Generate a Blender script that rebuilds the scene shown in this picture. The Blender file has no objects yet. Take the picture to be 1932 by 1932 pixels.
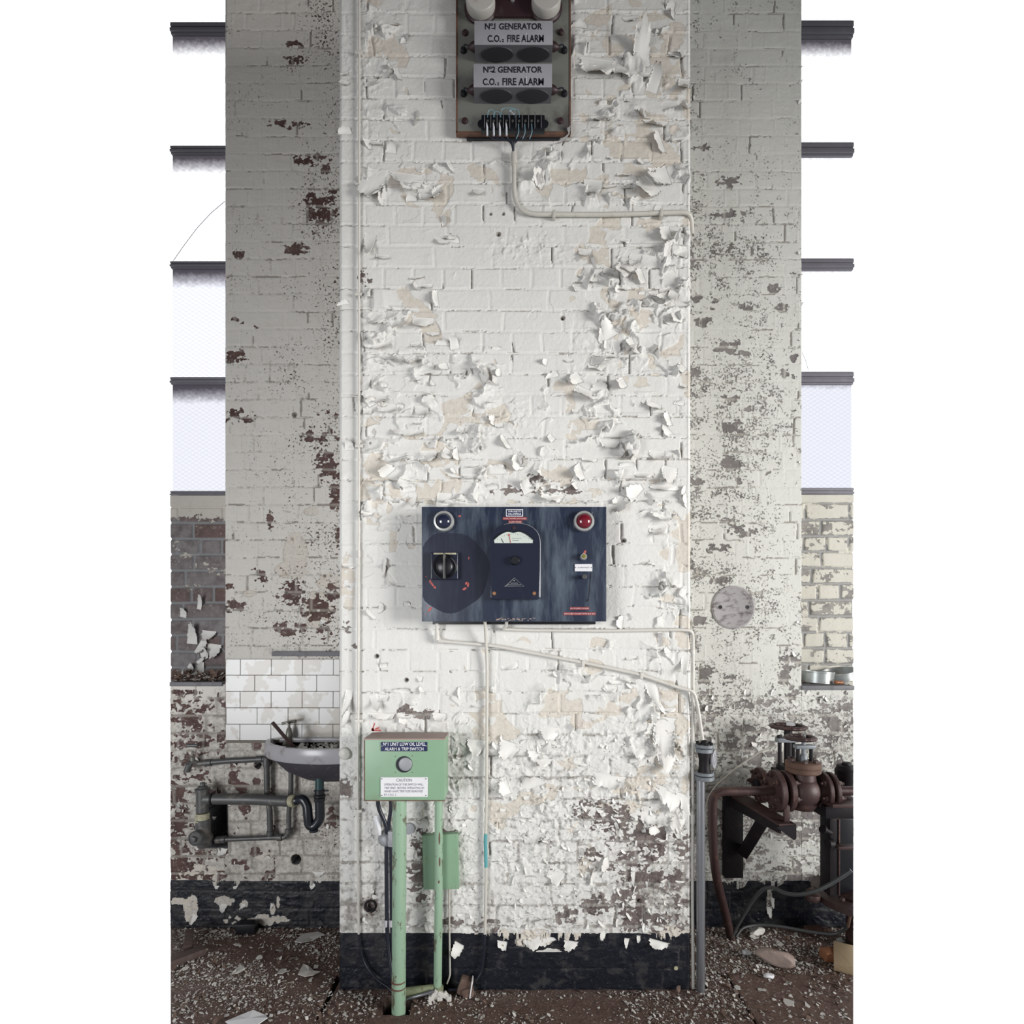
import bpy, bmesh, math, random
import numpy as np
from mathutils import Vector, Matrix

PI = math.pi
R = random.Random(7)

# ------------------------------------------------------------------ measuring frame
# camera 2.30 m in front of the pier face (y = 0), lens axis 1.455 m above the floor
F, HZ, CXP, CZ, CD = 1071.8, 1190.0, 966.0, 1.455, 2.30
YA, YB, YC, YW = 0.0, 0.483, 0.743, 0.80
LIM = 644.0 / F                      # half width of the surveyed bay per metre of depth


def S(y):
    return F / (y + CD)


def P(px, py, y):
    s = S(y)
    return Vector(((px - CXP) / s, y, CZ + (HZ - py) / s))


# ------------------------------------------------------------------ camera, sky, light
sc = bpy.context.scene
COL = sc.collection
cam_d = bpy.data.cameras.new('camera')
cam = bpy.data.objects.new('camera', cam_d)
COL.objects.link(cam)
cam.location = (0, -CD, CZ)
cam.rotation_euler = (PI / 2, 0, 0)
cam_d.sensor_width = 36
cam_d.lens = F / 1932 * 36
cam_d.shift_y = (HZ - 966) / 1932
cam_d.clip_start = 0.02
sc.camera = cam

W = bpy.data.worlds.new('overcast')
sc.world = W
W.use_nodes = True
wn, wl = W.node_tree.nodes, W.node_tree.links
wn.clear()
w_out = wn.new('ShaderNodeOutputWorld')
w_bg = wn.new('ShaderNodeBackground')
w_tc = wn.new('ShaderNodeTexCoord')
w_sep = wn.new('ShaderNodeSeparateXYZ')
wl.new(w_tc.outputs['Generated'], w_sep.inputs[0])
# the hall's roof is darker still
w_up = wn.new('ShaderNodeMapRange')
w_up.interpolation_type = 'SMOOTHSTEP'
w_up.inputs['From Min'].default_value = 0.0
w_up.inputs['From Max'].default_value = 0.7
w_up.inputs['To Min'].default_value = 1.0
w_up.inputs['To Max'].default_value = 0.10
wl.new(w_sep.outputs['Z'], w_up.inputs['Value'])
w_hall = wn.new('ShaderNodeMix')
w_hall.data_type = 'RGBA'
w_hall.inputs[6].default_value = (0.20, 0.20, 0.205, 1)
w_hall.inputs[7].default_value = (1.5, 1.52, 1.56, 1)
w_dim = wn.new('ShaderNodeVectorMath')
w_dim.operation = 'SCALE'
w_dim.inputs[0].default_value = (0.25, 0.25, 0.256)
wl.new(w_up.outputs[0], w_dim.inputs['Scale'])
wl.new(w_dim.outputs[0], w_hall.inputs[6])
w_t = wn.new('ShaderNodeMapRange')
w_t.inputs['From Min'].default_value = 0.2
w_t.inputs['From Max'].default_value = 0.44
wl.new(w_sep.outputs['Y'], w_t.inputs['Value'])
wl.new(w_t.outputs[0], w_hall.inputs[0])
wl.new(w_hall.outputs[2], w_bg.inputs['Color'])
w_bg.inputs['Strength'].default_value = 1.0
wl.new(w_bg.outputs[0], w_out.inputs[0])


def area(name, loc, target, sx, sz, power, col, spread=180):
    d = bpy.data.lights.new(name, 'AREA')
    d.shape = 'RECTANGLE'
    d.size, d.size_y = sx, sz
    d.energy = power
    d.color = col
    d.spread = math.radians(spread)
    o = bpy.data.objects.new(name, d)
    COL.objects.link(o)
    o.location = loc
    o.rotation_euler = (Vector(target) - Vector(loc)).to_track_quat('-Z', 'Y').to_euler()
    return o


# key: hall windows behind to the right; fill: lamp added on the left
area('hall_key_fill_light', (5.5, -3.0, 1.85), (-0.1, 0.1, 1.55), 2.0, 2.2, 84, (1.0, 0.985, 0.96), 70)
area('hall_key_fill_light', (-3.0, -3.8, 1.3), (-0.6, 0.1, 1.4), 1.8, 2.2, 30, (0.97, 0.98, 1.0), 75)  # added fill with no known source, lifts the shaded left side

vs = sc.view_settings
vs.view_transform = 'Standard'
vs.look = 'None'
vs.gamma = 1
vs.use_curve_mapping = False
vs.exposure = -0.06
sc.cycles.max_bounces = 6
sc.cycles.diffuse_bounces = 3
sc.cycles.transparent_max_bounces = 12


# ------------------------------------------------------------------ numpy noise
_T = {}


def lat(seed):
    if seed not in _T:
        _T[seed] = np.random.RandomState(seed).rand(256, 256).astype(np.float32)
    return _T[seed]


def vn(x, y, seed=0):
    t = lat(seed)
    xi = np.floor(x).astype(np.int64)
    yi = np.floor(y).astype(np.int64)
    fx = (x - xi)
    fy = (y - yi)
    fx = fx * fx * fx * (fx * (fx * 6 - 15) + 10)
    fy = fy * fy * fy * (fy * (fy * 6 - 15) + 10)
    a = t[xi & 255, yi & 255]
    b = t[(xi + 1) & 255, yi & 255]
    c = t[xi & 255, (yi + 1) & 255]
    d = t[(xi + 1) & 255, (yi + 1) & 255]
    return (a * (1 - fx) + b * fx) * (1 - fy) + (c * (1 - fx) + d * fx) * fy


def fbm(x, y, seed=0, o=4, g=0.5):
    s, a, n = 0, 1.0, 0
    for k in range(o):
        s = s + a * vn(x * 2 ** k + 13.7 * k, y * 2 ** k + 7.1 * k, seed + k)
        n += a
        a *= g
    return s / n


def ridge(x, y, seed=0, o=3):
    s, a, n = 0, 1.0, 0
    for k in range(o):
        s = s + a * (1 - np.abs(2 * vn(x * 2 ** k + 3.3 * k, y * 2 ** k + 9.1 * k, seed + k) - 1))
        n += a
        a *= 0.5
    return s / n


def sm(a, b, x):
    t = np.clip((x - a) / (b - a), 0, 1)
    return t * t * (3 - 2 * t)


def voro(x, y, seed):
    xi = np.floor(x).astype(np.int64)
    yi = np.floor(y).astype(np.int64)
    f1 = np.full(x.shape, 9.0)
    f2 = np.full(x.shape, 9.0)
    r1 = np.zeros(x.shape)
    r2 = np.zeros(x.shape)
    r3 = np.zeros(x.shape)
    dx = np.zeros(x.shape)
    dy = np.zeros(x.shape)
    ta, tb, tc, td, te = lat(seed), lat(seed + 1), lat(seed + 2), lat(seed + 3), lat(seed + 4)
    for i in (-1, 0, 1):
        for j in (-1, 0, 1):
            a, b = (xi + i) & 255, (yi + j) & 255
            ex = x - (xi + i + 0.5 + 0.8 * (ta[a, b] - 0.5))
            ey = y - (yi + j + 0.5 + 0.8 * (tb[a, b] - 0.5))
            d = np.sqrt(ex * ex + ey * ey)
            n = d < f1
            f2 = np.where(n, f1, np.minimum(f2, d))
            f1 = np.where(n, d, f1)
            r1 = np.where(n, tc[a, b], r1)
            r2 = np.where(n, td[a, b], r2)
            r3 = np.where(n, te[a, b], r3)
            dx = np.where(n, ex, dx)
            dy = np.where(n, ey, dy)
    return f1, f2, r1, r2, r3, dx, dy


def blobs(px, py, lst):
    m = np.zeros(px.shape)
    for b in lst:
        x, y, rx, ry = b[:4]
        a = b[4] if len(b) > 4 else 1.0
        q = ((px - x) / rx) ** 2 + ((py - y) / ry) ** 2
        m = np.maximum(m, a * np.exp(-np.minimum(q, 30) * 0.7))
    return m


def rag(b, px, py, seed):
    n = fbm(px / 13, py / 9, seed, 4, 0.6) - 0.5
    m = fbm(px / 4.5, py / 3.5, seed + 5, 2) - 0.5
    return b + sm(0.04, 0.35, b) * (2.2 * n + 0.9 * m) * 0.9 - 0.06


def boxm(px, py, x0, x1, y0, y1, e=8.0):
    return sm(x0 - e, x0 + e, px) * (1 - sm(x1 - e, x1 + e, px)) * sm(y0 - e, y0 + e, py) * (1 - sm(y1 - e, y1 + e, py))


# ------------------------------------------------------------------ brickwork
def bricks(X, Z, zc, soft=0.006):
    """English bond: (joint mask, brick random a, random b, local u, local v, row)."""
    pitch = 0.0860
    wz = Z + 0.006 * (vn(X * 6, Z * 6, 90) - 0.5)
    wx = X + 0.012 * (vn(X * 9, Z * 9, 91) - 0.5)
    row = np.floor((wz - zc) / pitch)
    v = (wz - zc) / pitch - row
    hdr = (row.astype(np.int64) % 3 == 0)
    w = np.where(hdr, 0.120, 0.240)
    off = np.where(hdr, 0.03, 0.0) + (row.astype(np.int64) % 2) * 0.06 + lat(77)[row.astype(np.int64) & 255, 3] * 0.05
    cu = (wx + off) / w
    c = np.floor(cu)
    u = cu - c
    du = np.minimum(u, 1 - u) * w
    dv = np.minimum(v, 1 - v) * pitch
    d = np.minimum(du, dv)
    joint = 1 - sm(0.003, 0.003 + soft, d)
    ri, ci = row.astype(np.int64) & 255, c.astype(np.int64) & 255
    return joint, lat(78)[ri, ci], lat(79)[ri, ci], (u - 0.5) * w, (v - 0.5) * pitch, ri, ci


def sheet_layer(X, Z, sx, sz, seed, dens, big, rag=0.35):
    """peeling sheets: every cell is a skin of paint that lifts towards one torn edge"""
    wx = X / sx + rag * (fbm(X * 22, Z * 22, seed + 9, 3) - 0.5) * 2
    wz = Z / sz + rag * (fbm(X * 22 + 40, Z * 22, seed + 12, 3) - 0.5) * 2
    f1, f2, r1, r2, r3, dx, dy = voro(wx, wz, seed)
    th = r2 * 2 * PI
    t = (dx * np.cos(th) + dy * np.sin(th)) / 0.5
    amp = np.clip((r1 - (1 - dens)) / 0.5, 0, 1)
    lift = amp * np.clip(t + 0.15, 0, 1.3) ** 1.7
    fold = ridge(X / sx * 1.2 * np.cos(th) * 0.5 + Z / sz * 2.6, X / sx * 2.6 + Z / sz * 0.7 * np.sin(th), seed + 20, 2) - 0.5
    h = big * (lift + 0.35 * amp * fold * sm(-0.6, 0.4, t))
    gone = (r3 > 0.93 - 0.40 * dens) & (dens > 0.12)
    edge = 1 - sm(0.0, 0.06, f2 - f1)
    return h, gone, amp, t, edge


def grid_mesh(verts2d, nx, nz, back_fn, attrs):
    """front grid (displaced) with a skirt to the back: one closed solid"""
    n = nx * nz
    faces = []
    idx = np.arange(n).reshape(nz, nx)
    q = np.stack([idx[:-1, :-1], idx[:-1, 1:], idx[1:, 1:], idx[1:, :-1]], -1).reshape(-1, 4)
    ring = np.concatenate([idx[0, :], idx[1:, -1], idx[-1, -2::-1], idx[-2:0:-1, 0]])
    m = len(ring)
    bv = back_fn(verts2d[ring])
    allv = np.concatenate([verts2d, bv])
    b = n + np.arange(m)
    r2, b2 = np.roll(ring, -1), np.roll(b, -1)
    sk = np.stack([r2, ring, b, b2], -1)
    q = np.concatenate([q, sk])
    at = {k: np.concatenate([v.ravel(), v.ravel()[ring]]) for k, v in attrs.items()}
    corners = [n, n + nx - 1, n + nx - 1 + nz - 1, n + 2 * (nx - 1) + nz - 1]
    q = np.concatenate([q, np.array([[corners[3], corners[2], corners[1], corners[0]]])])
    return allv, q, at


def make_mesh(name, parts, mat):
    vs_, qs, ats, off = [], [], {}, 0
    for v, q, at in parts:
        vs_.append(v)
        qs.append(q + off)
        off += len(v)
        for k in at:
            ats.setdefault(k, []).append(at[k])
    v = np.concatenate(vs_).astype(np.float32)
    q = np.concatenate(qs).astype(np.int32)
    me = bpy.data.meshes.new(name)
    me.vertices.add(len(v))
    me.vertices.foreach_set('co', v.ravel())
    me.loops.add(q.size)
    me.loops.foreach_set('vertex_index', q.ravel())
    me.polygons.add(len(q))
    me.polygons.foreach_set('loop_start', np.arange(len(q), dtype=np.int32) * 4)
    me.polygons.foreach_set('loop_total', np.full(len(q), 4, dtype=np.int32))
    me.update(calc_edges=True)
    me.polygons.foreach_set('use_smooth', np.ones(len(q), dtype=bool))
    for k in ats:
        a = me.attributes.new(k, 'FLOAT', 'POINT')
        a.data.foreach_set('value', np.concatenate(ats[k]).astype(np.float32))
    me.materials.append(mat)
    o = bpy.data.objects.new(name, me)
    COL.objects.link(o)
    return o


# ------------------------------------------------------------------ materials
def nt(name):
    m = bpy.data.materials.new(name)
    m.use_nodes = True
    n, l = m.node_tree.nodes, m.node_tree.links
    b = n['Principled BSDF']
    return m, n, l, b


def noise(n, l, scale, detail=4, rough=0.55, vec=None, dist=0.0):
    t = n.new('ShaderNodeTexNoise')
    t.inputs['Scale'].default_value = scale
    t.inputs['Detail'].default_value = detail
    t.inputs['Roughness'].default_value = rough
    t.inputs['Distortion'].default_value = dist
    if vec:
        l.new(vec, t.inputs['Vector'])
    return t.outputs['Fac']


def math_(n, l, op, a, b=None, c=None, clamp=False):
    t = n.new('ShaderNodeMath')
    t.operation = op
    t.use_clamp = clamp
    for i, v in enumerate((a, b, c)):
        if v is None:
            continue
        if isinstance(v, (int, float)):
            t.inputs[i].default_value = v
        else:
            l.new(v, t.inputs[i])
    return t.outputs[0]


def mixc(n, l, f, a, b, mode='MIX'):
    t = n.new('ShaderNodeMix')
    t.data_type = 'RGBA'
    t.blend_type = mode
    if isinstance(f, (int, float)):
        t.inputs[0].default_value = f
    else:
        l.new(f, t.inputs[0])
    for i, v in ((6, a), (7, b)):
        if isinstance(v, tuple):
            t.inputs[i].default_value = (*v, 1) if len(v) == 3 else v
        else:
            l.new(v, t.inputs[i])
    return t.outputs[2]


def attr(n, name):
    t = n.new('ShaderNodeAttribute')
    t.attribute_name = name
    return t.outputs['Fac']


def step_(n, l, v, thr, k):
    return math_(n, l, 'MULTIPLY', math_(n, l, 'SUBTRACT', v, thr), k, clamp=True)


def ocoord(n):
    return n.new('ShaderNodeTexCoord').outputs['Object']


def simple(name, col, rough=0.5, metal=0.0, dirt=None, ds=8.0, dk=0.5, dthr=0.55, sharp=8, bump=0.0, bs=60, spec=0.5, stretch=None, detail=5):
    m, n, l, b = nt(name)
    oc = ocoord(n)
    if stretch:
        mp = n.new('ShaderNodeMapping')
        mp.inputs['Scale'].default_value = stretch
        l.new(oc, mp.inputs[0])
        v = mp.outputs[0]
    else:
        v = oc
    b.inputs['Roughness'].default_value = rough
    b.inputs['Metallic'].default_value = metal
    b.inputs['Specular IOR Level'].default_value = spec
    base = tuple(col)
    nv = noise(n, l, ds * 0.6, 3, 0.5, v)
    c = mixc(n, l, math_(n, l, 'MULTIPLY', nv, 0.35), base, tuple(x * 0.6 for x in base))
    if dirt:
        f = step_(n, l, noise(n, l, ds, detail, 0.65, v), dthr, sharp)
        c = mixc(n, l, math_(n, l, 'MULTIPLY', f, dk), c, tuple(dirt))
    l.new(c, b.inputs['Base Color'])
    if bump:
        bp = n.new('ShaderNodeBump')
        bp.inputs['Strength'].default_value = 1.0
        bp.inputs['Distance'].default_value = bump
        l.new(noise(n, l, bs, 5, 0.6, oc), bp.inputs['Height'])
        l.new(bp.outputs[0], b.inputs['Normal'])
    return m


def wall_material(name, paint, brick_a, brick_b, mortar, skirt=(0.006, 0.008, 0.014)):
    m, n, l, b = nt(name)
    oc = ocoord(n)
    bare, cream, chip, joint, bid, skirt_a, dirt = (attr(n, k) for k in ('bare', 'cream', 'chip', 'joint', 'bid', 'skirt', 'dirt'))
    nf = noise(n, l, 55, 8, 0.62, oc)
    nm = noise(n, l, 16, 6, 0.6, oc)
    ns = noise(n, l, 85, 7, 0.64, oc, 0.5)
    # paint: warm white with faint grime and drips
    mp = n.new('ShaderNodeMapping')
    mp.inputs['Scale'].default_value = (30, 30, 2.5)
    l.new(oc, mp.inputs[0])
    drip = noise(n, l, 1.0, 4, 0.6, mp.outputs[0])
    pc = mixc(n, l, math_(n, l, 'MULTIPLY', step_(n, l, drip, 0.5, 3), 0.22), paint, tuple(c * k for c, k in zip(paint, (0.80, 0.79, 0.76))))
    pc = mixc(n, l, math_(n, l, 'MULTIPLY', step_(n, l, nm, 0.5, 4), 0.25), pc, tuple(c * k for c, k in zip(paint, (0.86, 0.83, 0.78))))
    dd = step_(n, l, math_(n, l, 'ADD', dirt, math_(n, l, 'MULTIPLY', math_(n, l, 'SUBTRACT', nf, 0.5), 1.3)), 0.45, 2.2)
    pc = mixc(n, l, math_(n, l, 'MULTIPLY', dd, 0.75), pc, (0.20, 0.175, 0.15))
    # cream undercoat
    cm = step_(n, l, math_(n, l, 'ADD', cream, math_(n, l, 'MULTIPLY', math_(n, l, 'SUBTRACT', nf, 0.5), 0.5)), 0.5, 25)
    cc = mixc(n, l, step_(n, l, nf, 0.45, 4), (0.60, 0.56, 0.50), (0.53, 0.48, 0.41))
    pc = mixc(n, l, cm, pc, cc)
    # bare brick
    bc = mixc(n, l, bid, brick_a, brick_b)
    bc = mixc(n, l, math_(n, l, 'MULTIPLY', step_(n, l, nm, 0.42, 4), 0.6), bc, tuple(x * 0.45 for x in brick_a))
    bc = mixc(n, l, math_(n, l, 'MULTIPLY', step_(n, l, nf, 0.56, 9), 0.5), bc, (0.36, 0.34, 0.31))
    bc = mixc(n, l, math_(n, l, 'MULTIPLY', joint, 0.8), bc, mortar)
    bm_ = step_(n, l, math_(n, l, 'ADD', bare, math_(n, l, 'MULTIPLY', math_(n, l, 'SUBTRACT', nf, 0.5), 1.1)), 0.5, 22)
    thr = math_(n, l, 'SUBTRACT', 0.86, math_(n, l, 'MULTIPLY', chip, 0.36))
    cp = math_(n, l, 'MULTIPLY', math_(n, l, 'SUBTRACT', ns, thr), 30, clamp=True)
    allb = math_(n, l, 'MAXIMUM', bm_, cp)
    c = mixc(n, l, allb, pc, bc)
    # black tarred skirting band with scuffs
    sk_e = math_(n, l, 'ADD', skirt_a, math_(n, l, 'MULTIPLY', math_(n, l, 'SUBTRACT', nm, 0.5), 0.25))
    sk = step_(n, l, sk_e, 0.5, 30)
    scuff = step_(n, l, noise(n, l, 120, 4, 0.7, oc), 0.63, 14)
    sc2 = step_(n, l, math_(n, l, 'ADD', nm, math_(n, l, 'MULTIPLY', dirt, 0.35)), 0.66, 9)
    skc = mixc(n, l, math_(n, l, 'MULTIPLY', scuff, 0.7), skirt, (0.16, 0.15, 0.14))
    skc = mixc(n, l, math_(n, l, 'MULTIPLY', sc2, 0.28), skc, (0.09, 0.085, 0.08))
    sk_n = math_(n, l, 'MULTIPLY', sk, math_(n, l, 'SUBTRACT', 1.0, step_(n, l, bare, 0.8, 20)))
    c = mixc(n, l, sk_n, c, skc)
    l.new(c, b.inputs['Base Color'])
    rr = math_(n, l, 'SUBTRACT', 0.72, math_(n, l, 'MULTIPLY', sk_n, 0.27))
    l.new(rr, b.inputs['Roughness'])
    b.inputs['Specular IOR Level'].default_value = 0.35
    # relief: paint thickness over chips, grain of brush and brick
    h = math_(n, l, 'MULTIPLY', math_(n, l, 'SUBTRACT', 1.0, allb), 1.0)
    h = math_(n, l, 'ADD', h, math_(n, l, 'MULTIPLY', cm, -0.6))
    h = math_(n, l, 'ADD', h, math_(n, l, 'MULTIPLY', nf, 1.1))
    h = math_(n, l, 'ADD', h, math_(n, l, 'MULTIPLY', ns, 0.5))
    bp = n.new('ShaderNodeBump')
    bp.inputs['Strength'].default_value = 0.9
    bp.inputs['Distance'].default_value = 0.0024
    l.new(h, bp.inputs['Height'])
    l.new(bp.outputs[0], b.inputs['Normal'])
    return m


M = {}
M['wall'] = wall_material('painted_brick', (0.655, 0.650, 0.625), (0.13, 0.10, 0.095), (0.22, 0.19, 0.175), (0.30, 0.28, 0.26))
M['wall_l'] = wall_material('painted_brick_left', (0.63, 0.605, 0.56), (0.085, 0.045, 0.038), (0.13, 0.08, 0.07), (0.30, 0.27, 0.24))
M['wall_r'] = wall_material('painted_brick_right', (0.59, 0.592, 0.555), (0.17, 0.155, 0.15), (0.24, 0.22, 0.21), (0.42, 0.40, 0.36))
M['wall_c'] = wall_material('worn_brick', (0.55, 0.52, 0.47), (0.14, 0.09, 0.08), (0.24, 0.23, 0.235), (0.27, 0.28, 0.29))
M['wall_d'] = wall_material('worn_brick_right', (0.62, 0.60, 0.53), (0.25, 0.235, 0.22), (0.34, 0.32, 0.30), (0.36, 0.36, 0.355))

# ------------------------------------------------------------------ scene object helpers
WL = {}


def props(o, label=None, cat=None, group=None, kind=None):
    if label:
        o['label'] = label
    if cat:
        o['category'] = cat
    if group:
        o['group'] = group
    if kind:
        o['kind'] = kind
    return o


def thing(name, base, label, cat, group=None):
    o = bpy.data.objects.new(name, None)
    o.empty_display_size = 0.05
    COL.objects.link(o)
    o.location = base
    WL[o] = Vector(base)
    return props(o, label, cat, group)


def obj(name, bm, mat, parent=None, smooth=None, base=None):
    """one mesh object from a bmesh in world coordinates"""
    org = Vector((0, 0, 0))
    if parent is None:
        if base is not None:
            org = Vector(base)
        else:
            xs = [v.co for v in bm.verts]
            lo = Vector((min(c.x for c in xs), min(c.y for c in xs), min(c.z for c in xs)))
            hi = Vector((max(c.x for c in xs), max(c.y for c in xs), max(c.z for c in xs)))
            org = Vector(((lo.x + hi.x) / 2, (lo.y + hi.y) / 2, lo.z))
    else:
        org = WL[parent].copy()
    for v in bm.verts:
        v.co -= org
    bmesh.ops.recalc_face_normals(bm, faces=bm.faces)
    me = bpy.data.meshes.new(name)
    bm.to_mesh(me)
    bm.free()
    me.materials.append(mat if not isinstance(mat, str) else M[mat])
    ang = smooth if smooth is not None else 40
    if ang:
        me.polygons.foreach_set('use_smooth', [True] * len(me.polygons))
        try:
            me.set_sharp_from_angle(angle=math.radians(ang))
        except Exception:
            pass
    o = bpy.data.objects.new(name, me)
    COL.objects.link(o)
    if parent is None:
        o.location = org
    else:
        o.parent = parent
    WL[o] = org
    return o


def B():
    return bmesh.new()


def box(bm, x0, x1, y0, y1, z0, z1, bev=0.0, seg=2, rot=None):
    vs_ = [bm.verts.new((x, y, z)) for z in (z0, z1) for y in (y0, y1) for x in (x0, x1)]
    fs = [(0, 2, 3, 1), (4, 5, 7, 6), (0, 1, 5, 4), (1, 3, 7, 5), (3, 2, 6, 7), (2, 0, 4, 6)]
    faces = [bm.faces.new([vs_[i] for i in f]) for f in fs]
    if rot is not None:
        c = Vector(((x0 + x1) / 2, (y0 + y1) / 2, (z0 + z1) / 2))
        for v in vs_:
            v.co = c + rot @ (v.co - c)
    if bev:
        ed = list({e_ for f in faces for e_ in f.edges})
        bmesh.ops.bevel(bm, geom=ed, offset=bev, segments=seg, affect='EDGES', profile=0.6)
    return vs_


def pbox(bm, px0, px1, py0, py1, yf, yb, bev=0.0, seg=2):
    """box whose front face, at depth yf, spans the measured rectangle"""
    a, b = P(px0, py1, yf), P(px1, py0, yf)
    return box(bm, a.x, b.x, yf, yb, a.z, b.z, bev, seg)


def frame_of(d):
    d = d.normalized()
    u = d.cross(Vector((0, 0, 1)))
    if u.length < 1e-3:
        u = d.cross(Vector((0, 1, 0)))
    u.normalize()
    return u, d.cross(u).normalized()


def fillet(pts, r, n=6):
    pts = [Vector(p) for p in pts]
    out = [pts[0]]
    for i in range(1, len(pts) - 1):
        a, b, c = pts[i - 1], pts[i], pts[i + 1]
        d1, d2 = (a - b), (c - b)
        k = min(r, d1.length * 0.48, d2.length * 0.48)
        p, q = b + d1.normalized() * k, b + d2.normalized() * k
        for j in range(n + 1):
            t = j / n
            out.append(p * (1 - t) ** 2 + b * 2 * t * (1 - t) + q * t * t)
    out.append(pts[-1])
    return out


def tube(bm, pts, r, seg=12, fil=0.0, cap=True):
    if fil:
        pts = fillet(pts, fil)
    pts = [Vector(p) for p in pts]
    q = [pts[0]]
    for p in pts[1:]:
        if (p - q[-1]).length > 1e-5:
            q.append(p)
    pts = q
    rad = r if callable(r) else (lambda t: r)
    d0 = pts[1] - pts[0]
    u, v = frame_of(d0)
    rings = []
    prev = d0.normalized()
    for i, p in enumerate(pts):
        if i == 0:
            d = pts[1] - pts[0]
        elif i == len(pts) - 1:
            d = pts[-1] - pts[-2]
        else:
            d = (pts[i + 1] - p).normalized() + (p - pts[i - 1]).normalized()
        d = d.normalized()
        rq = prev.rotation_difference(d)
        u = (rq @ u).normalized()
        v = d.cross(u).normalized()
        prev = d
        rr = rad(i / (len(pts) - 1))
        rings.append([bm.verts.new(p + (u * math.cos(2 * PI * k / seg) + v * math.sin(2 * PI * k / seg)) * rr) for k in range(seg)])
    for a, b in zip(rings, rings[1:]):
        for k in range(seg):
            bm.faces.new((a[k], a[(k + 1) % seg], b[(k + 1) % seg], b[k]))
    if cap:
        bm.faces.new(rings[0][::-1])
        bm.faces.new(rings[-1])


def lathe(bm, o, axis, prof, seg=32, cap=True, a0=0, a1=2 * PI):
    """profile [(radius, height along axis)] turned about axis at o"""
    o, axis = Vector(o), Vector(axis).normalized()
    u, v = frame_of(axis)
    full = abs(a1 - a0 - 2 * PI) < 1e-6
    n = seg if full else seg + 1
    rings = []
    for r_, h in prof:
        if r_ < 1e-6:
            rings.append([bm.verts.new(o + axis * h)])
        else:
            rings.append([bm.verts.new(o + axis * h + (u * math.cos(a0 + (a1 - a0) * k / seg) + v * math.sin(a0 + (a1 - a0) * k / seg)) * r_) for k in range(n)])
    m = seg
    for a, b in zip(rings, rings[1:]):
        for k in range(m):
            k2 = (k + 1) % n
            if len(a) == 1 and len(b) == 1:
                continue
            if len(a) == 1:
                bm.faces.new((a[0], b[k2], b[k]))
            elif len(b) == 1:
                bm.faces.new((a[k], a[k2], b[0]))
            else:
                bm.faces.new((a[k], a[k2], b[k2], b[k]))
    if cap and full:
        for rg in (rings[0], rings[-1]):
            if len(rg) > 2:
                bm.faces.new(rg)


def cyl(bm, p0, p1, r, seg=24, bev=0.0, r1=None):
    p0, p1 = Vector(p0), Vector(p1)
    L = (p1 - p0).length
    r1 = r if r1 is None else r1
    if bev:
        lathe(bm, p0, p1 - p0, [(0, 0), (r - bev, 0), (r, bev), (r1, L - bev), (r1 - bev, L), (0, L)], seg)
    else:
        lathe(bm, p0, p1 - p0, [(0, 0), (r, 0), (r1, L), (0, L)], seg)


def nut(bm, c, axis, r, h):
    lathe(bm, c, axis, [(0, 0), (r, 0), (r, h * 0.85), (r * 0.85, h), (0, h)], 6)


def prism(bm, pts, y0, y1, bev=0.0):
    """outline in the x-z plane (world) extruded from y0 (front) to y1"""
    a = [bm.verts.new((x, y0, z)) for x, z in pts]
    b = [bm.verts.new((x, y1, z)) for x, z in pts]
    f = bm.faces.new(a)
    g = bm.faces.new(b[::-1])
    n = len(pts)
    for k in range(n):
        bm.faces.new((a[k], b[k], b[(k + 1) % n], a[(k + 1) % n]))
    if bev:
        bmesh.ops.bevel(bm, geom=list(f.edges), offset=bev, segments=3, affect='EDGES', profile=0.6)


def text(name, s, px0, px1, py0, py1, y, mat, parent, bold=0.0, depth=0.0006):
    """lettering filling the measured rectangle at depth y, facing the room"""
    cu = bpy.data.curves.new(name, 'FONT')
    cu.body = s
    cu.size = 1
    cu.offset = bold
    cu.resolution_u = 3
    cu.align_x = 'CENTER'
    to = bpy.data.objects.new(name, cu)
    COL.objects.link(to)
    dg = bpy.context.evaluated_depsgraph_get()
    me0 = bpy.data.meshes.new_from_object(to.evaluated_get(dg))
    bpy.data.objects.remove(to)
    bpy.data.curves.remove(cu)
    a, b = P(px0, py1, y), P(px1, py0, y)
    bm = B()
    bm.from_mesh(me0)
    bpy.data.meshes.remove(me0)
    if not bm.verts:
        bm.free()
        return None
    xs = [v.co.x for v in bm.verts]
    ys = [v.co.y for v in bm.verts]
    fx, fz = (b.x - a.x) / (max(xs) - min(xs)), (b.z - a.z) / (max(ys) - min(ys))
    x0_, y0_ = min(xs), min(ys)
    for v in bm.verts:
        v.co = Vector((a.x + (v.co.x - x0_) * fx, y - depth, a.z + (v.co.y - y0_) * fz))
    r_ = bmesh.ops.extrude_face_region(bm, geom=list(bm.faces))
    for g in r_['geom']:
        if isinstance(g, bmesh.types.BMVert):
            g.co.y += depth * 0.9
    return obj(name, bm, mat, parent, smooth=0)


# ------------------------------------------------------------------ walls
def ax(a, b, res):
    n = max(2, int(round((b - a) / res)) + 1)
    return np.linspace(a, b, n)


def skirt_mask(Z, X):
    top = 0.2315
    return np.where(Z < top, 1.0, 0.0) * 1.0


HOLES_A = []


PIPES = [[(969, 250), (970, 404), (1304, 401)], [(824, 1176), (825, 1209), (930, 1218), (1100, 1250), (1205, 1272), (1300, 1303)],
         [(956, 1172), (955, 1189), (1140, 1190), (1305, 1188)], [(917, 1172), (919, 1260), (917, 1762)], [(1301, 1190), (1301, 1860)], [(677, -40), (677, 1760)], [(848, 1680), (849, 1850)]]


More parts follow.
